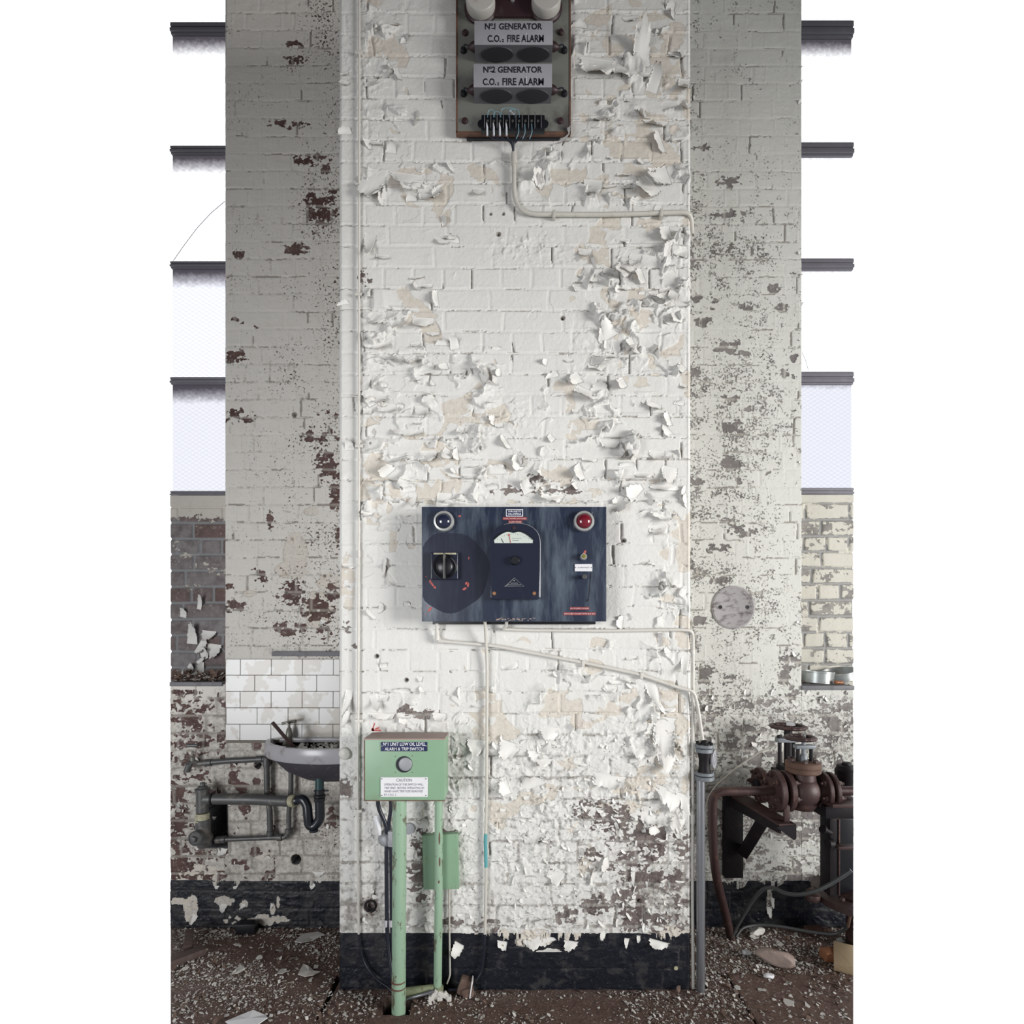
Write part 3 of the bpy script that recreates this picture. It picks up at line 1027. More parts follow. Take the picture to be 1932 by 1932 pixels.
M['brass'] = simple('orange_brass_screw', (0.32, 0.16, 0.08), 0.5, 0.3)
M['conduit'] = simple('cream_painted_conduit', (0.55, 0.53, 0.48), 0.45, 0.0, (0.30, 0.27, 0.23), 40, 0.6, 0.58, 8, 0.0003, 150)
M['conduit_w'] = simple('white_painted_conduit', (0.62, 0.60, 0.555), 0.45, 0.0, (0.30, 0.27, 0.23), 40, 0.6, 0.60, 8, 0.0003, 150)
M['teal'] = simple('teal_sleeve', (0.10, 0.34, 0.36), 0.5)
M['galv'] = simple('galvanised_pipe', (0.34, 0.35, 0.38), 0.30, 0.8, (0.5, 0.5, 0.52), 6, 0.7, 0.5, 3, 0, 60, 0.5, (4, 4, 0.5))
M['flange_grey'] = simple('grey_flange', (0.20, 0.22, 0.24), 0.5, 0.2, (0.10, 0.08, 0.08), 30, 0.6, 0.55)
M['lead'] = simple('dull_grey_pipe', (0.082, 0.082, 0.083), 0.42, 0.15, (0.20, 0.18, 0.155), 18, 0.75, 0.54, 7, 0.0006, 90)
M['porcelain'] = simple('grimy_porcelain', (0.36, 0.355, 0.375), 0.25, 0.0, (0.17, 0.145, 0.13), 11, 0.8, 0.52, 6)
M['bowl_under'] = simple('dark_basin_underside', (0.040, 0.036, 0.046), 0.55, 0.0, (0.12, 0.10, 0.09), 60, 0.6, 0.6, 8, 0.001, 90)  # basin below the rim, far darker than the porcelain
M['trap'] = simple('black_plastic_trap', (0.012, 0.015, 0.022), 0.28)
M['trap_teal'] = simple('dark_teal_tailpiece', (0.015, 0.05, 0.055), 0.35)
M['fitting_cream'] = simple('yellowed_collar', (0.42, 0.40, 0.28), 0.6, 0.0, (0.2, 0.18, 0.12), 60, 0.7, 0.5)
M['brass_grey'] = simple('tarnished_tap', (0.16, 0.155, 0.135), 0.4, 0.35, (0.30, 0.28, 0.24), 40, 0.6, 0.58)
M['tile'] = simple('white_glazed_tile', (0.50, 0.50, 0.475), 0.25, 0.0, (0.34, 0.31, 0.265), 6, 0.95, 0.50, 30, 0, 60, 0.6, None, 3)
M['grout'] = simple('dark_grout', (0.16, 0.14, 0.12), 0.8)
M['stick'] = simple('dark_brown_bar', (0.045, 0.022, 0.022), 0.55, 0.0, (0.10, 0.06, 0.05), 20, 0.5, 0.55)
M['slate'] = simple('dusty_slate_sill', (0.15, 0.15, 0.165), 0.6, 0.0, (0.07, 0.065, 0.06), 14, 0.7, 0.5, 5, 0.001, 60)
M['debris'] = simple('paint_flake', (0.62, 0.60, 0.565), 0.6, 0.0, (0.26, 0.21, 0.17), 9, 0.7, 0.55, 6)
M['debris_dark'] = simple('brown_dirt_chip', (0.12, 0.075, 0.058), 0.8, 0.0, (0.24, 0.18, 0.14), 30, 0.7, 0.5, 5)
M['timber'] = simple('pale_sawn_timber', (0.46, 0.35, 0.22), 0.6, 0.0, (0.33, 0.22, 0.12), 5, 0.6, 0.5, 4, 0, 60, 0.3, (8, 1, 8))
M['timber_o'] = simple('orange_wood_offcut', (0.27, 0.115, 0.055), 0.6, 0.0, (0.16, 0.06, 0.035), 8, 0.6, 0.5, 4)
M['timber_d'] = simple('dark_weathered_board', (0.085, 0.058, 0.052), 0.7, 0.0, (0.16, 0.13, 0.12), 8, 0.6, 0.55, 4, 0.001, 50, 0.3, (1, 6, 1))
M['stone'] = simple('pinkish_stone_lump', (0.40, 0.31, 0.27), 0.75, 0.0, (0.22, 0.17, 0.15), 14, 0.7, 0.5, 5, 0.003, 40)
M['brickred'] = simple('dull_red_brick', (0.14, 0.075, 0.06), 0.8, 0.0, (0.25, 0.22, 0.2), 20, 0.6, 0.56, 5, 0.002, 60)
M['tin'] = simple('dull_tin', (0.42, 0.45, 0.45), 0.35, 0.5, (0.20, 0.18, 0.14), 10, 0.7, 0.52, 5)
M['handle_o'] = simple('orange_wood_handle', (0.30, 0.11, 0.045), 0.4, 0.0, (0.1, 0.04, 0.02), 60, 0.7, 0.55)
M['lagging'] = simple('grey_junction_casting', (0.30, 0.31, 0.33), 0.5, 0.1, (0.16, 0.16, 0.17), 30, 0.6, 0.54)
M['tape'] = simple('pale_cable_tape', (0.42, 0.42, 0.45), 0.6)
M['wire_w'] = simple('white_wire', (0.60, 0.62, 0.66), 0.4)
M['wire_b'] = simple('pale_blue_wire', (0.20, 0.34, 0.42), 0.4)
M['hose'] = simple('grey_rubber_hose', (0.055, 0.058, 0.060), 0.45)
M['snow'] = simple('white_paint_chip', (0.80, 0.80, 0.82), 0.6)
M['bar'] = simple('dusty_glazing_bar', (0.20, 0.195, 0.225), 0.6, 0.0, (0.25, 0.24, 0.27), 14, 0.6, 0.56, 5, 0.001, 60)
M['disc'] = simple('grey_plaster_disc', (0.36, 0.345, 0.35), 0.7, 0.0, (0.11, 0.095, 0.095), 16, 0.95, 0.50, 7, 0.002, 60, 0.3, (1, 1, 2.2))


def flake_mat():
    m, n, l, b = nt('curling_paint')
    oc = ocoord(n)
    g = n.new('ShaderNodeNewGeometry')
    nf = noise(n, l, 20, 4, 0.6, oc)
    face = mixc(n, l, math_(n, l, 'MULTIPLY', step_(n, l, nf, 0.5, 4), 0.3), (0.70, 0.69, 0.66), (0.56, 0.55, 0.52))
    c = mixc(n, l, attr(n, 'inner'), face, (0.52, 0.48, 0.43))
    l.new(c, b.inputs['Base Color'])
    b.inputs['Roughness'].default_value = 0.55
    return m


M['flake'] = flake_mat()


# ------------------------------------------------------------------ curled skins of paint
def curl(V, Q, IN, x, z, y, w, L, ang, phi, seed, th=0.0007):
    """sheet hinged on the wall at (x,z), running in direction ang, rolling off the wall through phi"""
    r = np.random.RandomState(seed)
    nu, nv = max(5, int(w / 0.006)), max(6, int(L / 0.005))
    d = Vector((math.cos(ang), 0, math.sin(ang)))
    e = Vector((-math.sin(ang), 0, math.cos(ang)))
    rad = L / phi
    ja = r.rand(nv + 1) * 0.22
    jb = r.rand(nv + 1) * 0.22
    ph = r.rand(3) * 6.28
    taper = 0.05 + 0.45 * r.rand()
    tip = r.rand() * 0.7
    base = len(V)
    for j in range(nv + 1):
        for i in range(nu + 1):
            s_ = j / nv
            q = i / nu * 2 - 1
            endj = 1 - 0.28 * abs(q - (tip * 2 - 0.7)) - 0.08 * math.sin(7 * q + ph[0]) - 0.05 * math.sin(19 * q + ph[1])
            ss = s_ * L * max(0.35, endj)
            hw = w / 2 * (1 - taper * s_ * s_)
            hw *= 1 - (ja[j] if q < 0 else jb[j]) * abs(q)
            a = ss / rad
            along = rad * math.sin(a)
            out = rad * (1 - math.cos(a)) + 0.05 * w * math.sin(3 * q + ph[1] + 3 * s_) * s_ + 0.06 * w * q * s_ * math.cos(ph[2])
            p = d * along + e * (q * hw)
            V.append((x + p.x, y - 0.001 - max(out, -0.0005), z + p.z))
    m = len(V)
    n_ = m - base
    for k in range(n_):                                   # back skin of the sheet
        a = V[base + k]
        V.append((a[0], a[1] + th, a[2]))
    IN.extend([0.0] * n_ + [1.0] * n_)
    for j in range(nv):
        for i in range(nu):
            a = base + j * (nu + 1) + i
            Q.append((a, a + 1, a + nu + 2, a + nu + 1))
            a2 = a + n_
            Q.append((a2, a2 + nu + 1, a2 + nu + 2, a2 + 1))
    rim = [base + i for i in range(nu + 1)] + [base + j * (nu + 1) + nu for j in range(1, nv + 1)] + [base + nv * (nu + 1) + i for i in range(nu - 1, -1, -1)] + [base + j * (nu + 1) for j in range(nv - 1, 0, -1)]
    for k in range(len(rim)):
        a, b = rim[k], rim[(k + 1) % len(rim)]
        Q.append((a, b, b + n_, a + n_))


def flakes(name, parent, lst, yp, label):
    V, Q, IN = [], [], []
    for k, (px, py, w, L, deg, phi) in enumerate(lst):
        p = P(px, py, yp)
        s = S(yp)
        curl(V, Q, IN, p.x, p.z, yp + 0.0005, w / s, L / s, math.radians(deg), phi, 1000 + k * 7 + int(px))
    me = bpy.data.meshes.new(name)
    me.from_pydata(V, [], Q)
    me.polygons.foreach_set('use_smooth', [True] * len(me.polygons))
    a = me.attributes.new('inner', 'FLOAT', 'POINT')
    a.data.foreach_set('value', IN)
    me.materials.append(M['flake'])
    o = bpy.data.objects.new(name, me)
    COL.objects.link(o)
    o.parent = parent
    o['kind'] = 'stuff'
    if label:
        o['label'] = label
    WL[o] = Vector((0, 0, 0))
    return o


# direction the sheet hangs or stands: 270 = hanging down, 90 = standing up
big = [(1212, 128, 34, 78, 95, 1.5), (1185, 120, 60, 44, 250, .8), (1228, 175, 26, 50, 70, 1.8), (1292, 150, 26, 44, 262, 1.3), (1298, 195, 22, 40, 240, 1.9), (1218, 212, 30, 30, 215, 1.9),
       (1238, 228, 52, 26, 265, 1.6), (1130, 112, 80, 50, 262, .9), (1140, 205, 60, 36, 300, .9), (1250, 268, 50, 22, 200, 1.2), (1120, 340, 40, 48, 265, 1.0), (1232, 345, 50, 46, 225, 1.0), (1262, 330, 40, 52, 200, .9),
       (1045, 262, 22, 40, 0, 1.3), (1030, 345, 34, 34, 150, 1.3), (1000, 350, 20, 30, 30, 1.2), (905, 355, 26, 22, 265, 1.0), (738, 290, 24, 26, 80, 2.0), (770, 328, 70, 44, 262, .8), (810, 355, 50, 34, 275, .9), (705, 325, 60, 60, 250, .6),
       (700, 440, 26, 60, 265, .8), (688, 160, 10, 26, 0, .8), (718, 145, 12, 30, 10, 1.2), (715, 590, 44, 34, 262, .9), (745, 600, 40, 26, 300, 1.0), (800, 600, 46, 26, 268, 1.0), (712, 640, 60, 26, 265, .9), (755, 672, 26, 26, 240, 2.3), (775, 675, 26, 28, 300, 2.0),
       (860, 660, 20, 30, 100, 1.6), (845, 690, 14, 26, 200, 1.4), (905, 712, 36, 30, 30, 2.3), (925, 730, 24, 16, 60, 2.2), (708, 735, 60, 30, 255, .7), (705, 765, 20, 24, 120, 2.0), (735, 762, 46, 22, 265, .9), (795, 765, 30, 30, 280, 1.1),
       (770, 805, 70, 26, 265, 1.1), (872, 805, 16, 26, 250, 1.5), (745, 850, 50, 30, 265, .9), (805, 850, 46, 30, 270, .9), (850, 850, 26, 30, 230, 1.3), (735, 895, 36, 26, 130, 1.8), (720, 930, 20, 34, 100, 1.7), (700, 955, 26, 30, 240, 1.2), (780, 930, 18, 40, 265, 1.2),
       (840, 930, 30, 44, 265, 1.1), (905, 885, 24, 20, 320, 1.3), (930, 895, 60, 20, 90, .8), (985, 870, 34, 26, 200, 1.1), (1000, 930, 26, 34, 120, 1.2), (1045, 925, 50, 30, 250, 1.0), (1100, 890, 40, 26, 200, 1.4), (1110, 735, 50, 30, 245, 1.5), (1130, 745, 40, 26, 60, 1.1),
       (1095, 710, 26, 34, 210, 1.2), (1180, 720, 24, 30, 210, 1.5), (1200, 650, 40, 26, 210, 1.4), (1225, 655, 26, 18, 320, 1.3), (1285, 590, 40, 30, 205, .9), (1255, 560, 30, 26, 230, 1.5), (1275, 545, 24, 36, 250, 1.0), (1150, 640, 46, 40, 120, .7), (1115, 680, 20, 30, 350, 1.2),
       (1120, 520, 22, 30, 260, 1.4), (1150, 505, 22, 34, 250, 1.4), (1185, 500, 34, 44, 230, 1.2), (1200, 480, 26, 40, 260, 1.1), (1215, 520, 34, 24, 200, 1.3), (1235, 760, 34, 22, 250, 1.6), (1290, 690, 22, 26, 230, 1.3), (1265, 790, 34, 18, 200, 1.2), (1140, 800, 70, 14, 90, 1.3),
       (1150, 830, 40, 24, 265, 1.1), (1240, 850, 34, 26, 265, 1.1), (1265, 880, 34, 44, 260, .9), (1215, 890, 44, 20, 265, 1.5), (1255, 915, 60, 16, 268, 1.2), (1205, 935, 40, 34, 140, 1.1), (1160, 945, 36, 30, 320, 1.2), (1250, 960, 50, 30, 262, 1.1), (1243, 990, 44, 26, 275, 1.1),
       (1285, 470, 34, 26, 265, .9), (1265, 440, 30, 30, 190, 1.0), (1105, 470, 30, 24, 265, 1.1), (1250, 395, 30, 16, 265, 1.2), (1225, 1285, 26, 60, 290, .8), (1295, 1230, 20, 50, 262, .8), (1238, 1330, 20, 40, 265, 1.1), (1256, 1352, 46, 80, 262, .75), (1262, 1405, 44, 60, 255, .9),
       (1270, 1490, 80, 44, 250, .9), (1230, 1530, 90, 26, 265, .9), (1262, 1525, 24, 60, 290, .8), (1293, 1500, 20, 40, 265, 1.1), (1240, 1560, 26, 26, 215, 1.3), (1285, 1540, 26, 34, 260, 1.0), (1150, 1630, 34, 26, 190, 1.4), (1195, 1640, 10, 34, 265, 1.2), (1125, 1655, 40, 16, 160, 1.3),
       (960, 1480, 40, 26, 200, 1.2), (1010, 1485, 60, 30, 110, .9), (965, 1400, 44, 40, 250, .9), (1040, 1370, 50, 30, 260, .9), (1020, 1420, 60, 26, 250, .9), (925, 1400, 20, 34, 250, 1.3), (900, 1395, 40, 34, 265, .8), (1200, 1400, 50, 34, 265, .9), (1150, 1460, 70, 30, 260, .8),
       (705, 1310, 20, 40, 290, 1.2), (720, 1345, 60, 16, 265, 1.2), (660, 1300, 16, 60, 262, 1.1), (655, 1340, 14, 40, 262, 1.2), (830, 1345, 30, 20, 265, 1.2), (695, 770, 20, 20, 265, 1.2), (815, 1595, 20, 20, 180, 1.4), (800, 1560, 20, 26, 80, 1.2), (660, 850, 20, 26, 90, 1.4),
       (1050, 1640, 44, 30, 262, .7), (1005, 1560, 60, 34, 262, .5), (1140, 1755, 12, 22, 250, 1.4), (1183, 1770, 10, 20, 262, 1.2), (1205, 1765, 8, 14, 265, 1.2), (1245, 1775, 44, 16, 255, 1.1), (1078, 1775, 30, 20, 262, 1.2), (1018, 1765, 70, 26, 262, .7), (1035, 1796, 54, 10, 90, .9),
       (948, 1775, 20, 18, 262, 1.0), (868, 1780, 22, 30, 240, 1.4), (1020, 1745, 22, 20, 100, 1.4)]
rr = random.Random(11)
small = []
zones = [(1080, 1298, 20, 950, 60), (684, 860, 300, 950, 34), (860, 1080, 660, 950, 20), (684, 1290, 1250, 1380, 26), (690, 1290, 1390, 1750, 230), (645, 676, 20, 1750, 14), (684, 790, 30, 280, 12), (1150, 1290, 960, 1290, 18), (684, 790, 960, 1160, 8), (900, 1290, 1530, 1750, 70)]
for x0, x1, y0, y1, n_ in zones:
    for _ in range(n_):
        px, py = rr.uniform(x0, x1), rr.uniform(y0, y1)
        if 855 < px < 1085 and py < 262 or 780 < px < 1155 and 945 < py < 1185 or 680 < px < 855 and 1375 < py < 1525 or 790 < px < 872 and 1565 < py < 1685:
            continue
        if pipe_dist(px, py) < 15:
            continue
        q = 0.6 if py > 1380 else 1.0
        small.append((px, py, rr.uniform(14, 38) * q, rr.uniform(8, 17) * q, rr.choice([268, 268, 262, 275, 215, 180, 0, 90]) + rr.uniform(-14, 14), rr.uniform(0.7, 1.7)))
big = [b for b in big if pipe_dist(b[0] + b[3] * 0.5 * math.cos(math.radians(b[4])), b[1] - b[3] * 0.5 * math.sin(math.radians(b[4]))) > 8]
flakes('peeling_paint', wallA, big + small, YA, 'curled skins of white paint hanging off the brick')
lb_ = [(375, 1150, 10, 34, 75, .9), (362, 1215, 22, 46, 85, .8), (378, 1235, 26, 22, 20, 1.0), (372, 1252, 10, 24, 35, .8), (395, 1190, 30, 24, 265, 1.0), (405, 1215, 30, 30, 262, .7), (385, 1262, 30, 14, 180, 1.0), (358, 1262, 14, 16, 60, 1.1), (375, 1215, 40, 20, 330, .9), (345, 1165, 14, 22, 80, .9)]
bm_rear = bpy.data.objects.get('wall_rear_left')
flakes('peeling_paint', bm_rear, lb_, YC - 0.004, 'pale torn paint skins leaning on dark brick')
lb2 = [(420, 1600, 20, 16, 262, 1.0), (600, 1640, 30, 14, 262, .8), (515, 1700, 8, 16, 262, 1.0), (425, 1700, 16, 20, 250, 1.0), (460, 1700, 10, 16, 262, 1.0), (410, 1668, 10, 10, 262, 1.0), (445, 1668, 10, 10, 262, 1.0), (590, 1666, 14, 12, 262, .8), (370, 1720, 14, 26, 262, .8),
       (610, 1170, 12, 14, 250, 1.2), (545, 960, 16, 10, 262, 1.2), (440, 1260, 30, 10, 262, .6), (520, 1260, 40, 8, 262, .6)]
for _ in range(40):
    lb2.append((rr.uniform(330, 630), rr.uniform(1400, 1655), rr.uniform(6, 14), rr.uniform(6, 12), rr.uniform(0, 360), rr.uniform(.7, 1.5)))
flakes('peeling_paint', wallBL, lb2, YB, None)
rb2 = [(1458, 1690, 8, 24, 262, .8), (1452, 1710, 12, 22, 262, .9), (1375, 1450, 20, 14, 262, 1.0), (1560, 1670, 14, 20, 262, .8), (1500, 1232, 14, 10, 220, 1.2)]
for _ in range(70):
    rb2.append((rr.uniform(1330, 1600), rr.uniform(1300, 1655), rr.uniform(6, 15), rr.uniform(6, 12), rr.uniform(0, 360), rr.uniform(.7, 1.5)))
for _ in range(24):
    rb2.append((rr.choice([1310, 1509]) + rr.uniform(-2, 2), rr.uniform(60, 1230), rr.uniform(4, 9), rr.uniform(5, 9), rr.uniform(0, 360), rr.uniform(.7, 1.5)))
flakes('peeling_paint', wallBR, rb2, YB, None)


# ------------------------------------------------------------------ windows
def pane_material(name, tint, grime_shade):
    m, n, l, b = nt(name)
    n.remove(b)
    out = n['Material Output']
    gz = n.new('ShaderNodeTexCoord')
    sep = n.new('ShaderNodeSeparateXYZ')
    l.new(gz.outputs['Generated'], sep.inputs[0])
    oc = gz.outputs['Object']
    tr = n.new('ShaderNodeBsdfTransparent')
    df = n.new('ShaderNodeBsdfDiffuse')
    gl = n.new('ShaderNodeBsdfGlossy')
    gl.inputs['Roughness'].default_value = 0.15
    # wire mesh cast in the glass
    w = []
    for a in (1, -1):
        mp = n.new('ShaderNodeMapping')
        mp.inputs['Rotation'].default_value = (0, a * math.radians(58), 0)
        l.new(oc, mp.inputs[0])
        wv = n.new('ShaderNodeTexWave')
        wv.wave_type = 'BANDS'
        wv.bands_direction = 'X'
        wv.inputs['Scale'].default_value = 16
        wv.inputs['Distortion'].default_value = 0.5
        l.new(mp.outputs[0], wv.inputs['Vector'])
        w.append(step_(n, l, wv.outputs['Fac'], 0.93, 14))
    wire = math_(n, l, 'MAXIMUM', w[0], w[1])
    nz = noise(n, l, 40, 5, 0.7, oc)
    top = math_(n, l, 'ADD', math_(n, l, 'SUBTRACT', sep.outputs['Z'], 1.0 - grime_shade), math_(n, l, 'MULTIPLY', math_(n, l, 'SUBTRACT', nz, 0.5), 0.12))
    dirt = math_(n, l, 'MULTIPLY', top, 7.0, clamp=True)  # band at pane top: grime, with the frame's shadow painted in
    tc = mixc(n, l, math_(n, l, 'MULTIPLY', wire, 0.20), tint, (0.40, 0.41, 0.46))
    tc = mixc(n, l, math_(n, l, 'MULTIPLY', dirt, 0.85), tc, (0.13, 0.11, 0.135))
    tc = mixc(n, l, math_(n, l, 'MULTIPLY', step_(n, l, nz, 0.62, 6), 0.05), tc, (0.6, 0.6, 0.62))
    l.new(tc, tr.inputs['Color'])
    df.inputs['Color'].default_value = (0.3, 0.3, 0.32, 1)
    mx = n.new('ShaderNodeMixShader')
    mx.inputs[0].default_value = 0.06
    l.new(tr.outputs[0], mx.inputs[1])
    l.new(df.outputs[0], mx.inputs[2])
    mx2 = n.new('ShaderNodeMixShader')
    mx2.inputs[0].default_value = 0.04
    l.new(mx.outputs[0], mx2.inputs[1])
    l.new(gl.outputs[0], mx2.inputs[2])
    l.new(mx2.outputs[0], out.inputs['Surface'])
    return m


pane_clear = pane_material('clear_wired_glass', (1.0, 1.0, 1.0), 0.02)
pane_top = pane_material('grimy_shaded_wired_glass', (1.0, 1.0, 1.0), 0.16)
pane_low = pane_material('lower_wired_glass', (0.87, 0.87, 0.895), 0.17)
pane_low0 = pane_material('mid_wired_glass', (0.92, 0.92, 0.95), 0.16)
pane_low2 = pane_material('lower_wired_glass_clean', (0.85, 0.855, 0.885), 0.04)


def window(k, side, bars, mats, label):
    x_out = side * LIM * (YW + CD)
    x_in = side * 1.385
    xa, xb = min(x_out, x_in), max(x_out, x_in)
    root = bpy.data.objects.new('window_%d' % k, None)
    COL.objects.link(root)
    root.location = ((xa + xb) / 2, YW, P(0, bars[-1][1], YW).z)
    WL[root] = root.location.copy()
    props(root, label, None, None, 'structure')
    for i, (a, b) in enumerate(bars):
        za, zb = P(0, b, YW).z, P(0, a, YW).z
        bm = B()
        hh = zb - za
        box(bm, xa, xb, YW, YW + 0.016, za, zb, 0.003)
        box(bm, xa, xb, YW - 0.012, YW, za + hh * 0.12, za + hh * 0.42, 0.003)
        box(bm, xa, xb, YW - 0.006, YW, za + hh * 0.6, zb - hh * 0.08, 0.002)
        obj('glazing_bar', bm, 'bar', root)
    edges = [(-60, bars[0][0])] + [(bars[i][1], bars[i + 1][0]) for i in range(len(bars) - 1)]
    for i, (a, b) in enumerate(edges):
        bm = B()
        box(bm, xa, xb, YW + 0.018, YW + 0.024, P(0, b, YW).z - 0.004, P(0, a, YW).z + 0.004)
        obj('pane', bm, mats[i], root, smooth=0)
    return root


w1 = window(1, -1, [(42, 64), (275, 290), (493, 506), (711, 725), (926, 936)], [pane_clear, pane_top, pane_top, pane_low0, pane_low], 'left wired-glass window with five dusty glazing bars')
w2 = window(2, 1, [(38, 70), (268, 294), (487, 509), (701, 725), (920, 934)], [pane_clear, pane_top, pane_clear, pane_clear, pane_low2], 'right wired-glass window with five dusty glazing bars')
bm = B()
tube(bm, [P(x, y, YW + 0.016) for x, y in ((327, 492), (345, 466), (372, 430), (398, 402), (424, 380))], 0.0012, 6)
obj('glass_crack', bm, 'black', w1)
bm = B()
tube(bm, [P(x, y, YW + 0.016) for x, y in ((1513, 665), (1520, 680), (1525, 698))], 0.0008, 6)
obj('glass_crack', bm, 'bar', w2)

# sills
for side, y_, nm, lab in ((-1, 1290, 'trim_1', 'dusty slate sill under the left window'), (1, 1297, 'trim_2', 'worn slate sill under the right window')):
    z = P(0, y_, YB).z
    xa, xb = sorted((side * LIM * (YB + CD), side * 1.415))
    bm = B()
    box(bm, xa, xb, YB - 0.012, YC, z - 0.012, z + 0.010, 0.005)
    o = obj(nm, bm, 'slate')
    props(o, lab, None, None, 'structure')


def litter(name, n_, fn, mat, label, cat, lo, hi, seed, flat=0.35):
    r = random.Random(seed)
    V, Fc = [], []
    for _ in range(n_):
        p = fn(r)
        if p is None:
            continue
        k = r.randint(4, 7)
        a = r.random()
        sz = lo + (hi - lo) * a ** 4
        el = r.uniform(0.4, 1.0)
        rot = r.uniform(0, 6.28)
        tx, ty = r.gauss(0, flat), r.gauss(0, flat)
        base = len(V)
        pts = []
        for i in range(k):
            t = 2 * PI * i / k + r.uniform(-.3, .3)
            q = sz * r.uniform(0.55, 1.1)
            x, y = q * math.cos(t), q * el * math.sin(t)
            x, y = x * math.cos(rot) - y * math.sin(rot), x * math.sin(rot) + y * math.cos(rot)
            pts.append((x, y, x * tx + y * ty))
        mz = min(q[2] for q in pts)
        for x, y, z in pts:
            V.append((p[0] + x, p[1] + y, p[2] + z - mz + 0.0008))
        for x, y, z in pts:
            V.append((p[0] + x * 1.02, p[1] + y * 1.02, p[2] + z - mz - 0.0004))
        Fc.append(tuple(range(base, base + k)))
        Fc.append(tuple(range(base + 2 * k - 1, base + k - 1, -1)))
        for i in range(k):
            j = (i + 1) % k
            Fc.append((base + i, base + k + i, base + k + j, base + j))
    me = bpy.data.meshes.new(name)
    me.from_pydata(V, [], Fc)
    me.materials.append(M[mat])
    o = bpy.data.objects.new(name, me)
    COL.objects.link(o)
    props(o, label, cat, None, 'stuff')
    return o


def fl_floor(r):
    y = -0.24 + (YB + 0.24 - 0.01) * r.random() ** 0.8
    x = r.uniform(-1, 1) * LIM * (y + CD) * 0.995
    if abs(x) < 0.735 and y > -0.012:
        return None
    if -0.52 < x < -0.40 and y < -0.03:
        return None
    k = 0.45
    if x < -0.75:
        k += 0.55 * math.exp(-((x + 1.35) / 0.35) ** 2)
    if x > 0.75:
        k += 0.30
    k += 0.5 * math.exp(-((y + 0.01) / 0.03) ** 2)
    cl = float(fbm(np.array([x * 6.0]), np.array([y * 9.0]), 350, 3)[0])
    k *= max(0.12, min(1.6, 4.5 * (cl - 0.30)))
    if r.random() > k:
        return None
    return (x, y, 0.0022)


litter('paint_debris', 30000, fl_floor, 'debris', 'white paint flakes scattered over the rusty floor', 'paint flakes', 0.0011, 0.0095, 21, 0.30)
litter('dirt_debris', 5000, fl_floor, 'debris_dark', 'brown rust and dirt crumbs scattered over the floor', 'dirt', 0.002, 0.014, 22, 0.45)


def fl_big(r):
    y = r.uniform(-0.24, YB - 0.03)
    x = r.uniform(0.8, LIM * (y + CD) * 0.97) * r.choice((-1, 1))
    return (x, y, 0.004)


litter('large_paint_debris', 80, fl_big, 'debris', 'larger curled paint scabs lying on the floor', 'paint flakes', 0.010, 0.034, 23, 0.18)


def sheet(name, pxs, mat, label, cat='paint sheet', z=0.006):
    pts = []
    for x, y in pxs:
        d = F * CZ / (y - HZ)
        pts.append(((x - CXP) * d / F, d - CD))
    bm = B()
    c = (sum(p[0] for p in pts) / len(pts), sum(p[1] for p in pts) / len(pts))
    r = random.Random(len(pts))
    top = [bm.verts.new((x, y, z + r.uniform(0, 0.012))) for x, y in pts]
    bot = [bm.verts.new((v.co.x, v.co.y, max(0.003, v.co.z - 0.003))) for v in top]
    ct = bm.verts.new((*c, z + 0.006))
    cb = bm.verts.new((*c, z + 0.001))
    n_ = len(top)
    for k in range(n_):
        j = (k + 1) % n_
        bm.faces.new((top[k], top[j], ct))
        bm.faces.new((bot[j], bot[k], cb))
        bm.faces.new((top[k], bot[k], bot[j], top[j]))
    o = obj(name, bm, mat, smooth=0)
    return props(o, label, cat)


sheet('paint_sheet', [(425, 1932), (450, 1920), (478, 1912), (500, 1918), (505, 1926), (486, 1938), (440, 1942)], 'snow', 'bright white paint sheet on the floor at the bottom left')
sheet('paint_sheet', [(562, 1842), (572, 1822), (582, 1828), (592, 1834), (604, 1838), (590, 1844), (575, 1845)], 'debris', 'pale torn paint sheet on the floor left of the pier')
sheet('paint_sheet', [(556, 1782), (570, 1768), (600, 1762), (612, 1766), (590, 1776), (568, 1784)], 'debris', 'long grey paint sheet lying flat below the basin')


def litter_sill(side, y0, y1):
    z = P(0, y0, YB).z + 0.010

    def f(r):
        y = r.uniform(YB + 0.0, YC - 0.02)
        x = r.uniform(1.43, LIM * (y + CD) * 0.99) * side
        return (x, y, z + r.uniform(0, 0.035) * r.random())
    return f


litter('sill_debris', 420, litter_sill(-1, 1290, 0), 'debris_dark', 'grey heap of paint scraps on the left window sill', 'debris', 0.008, 0.032, 31, 0.5)
litter('sill_debris', 160, litter_sill(-1, 1290, 0), 'debris', 'pale paint chips over the heap on the left window sill', 'debris', 0.006, 0.026, 33, 0.5)
litter('sill_debris', 90, litter_sill(1, 1297, 0), 'debris_dark', 'thin scatter of scraps on the right window sill', 'debris', 0.004, 0.016, 32, 0.3)

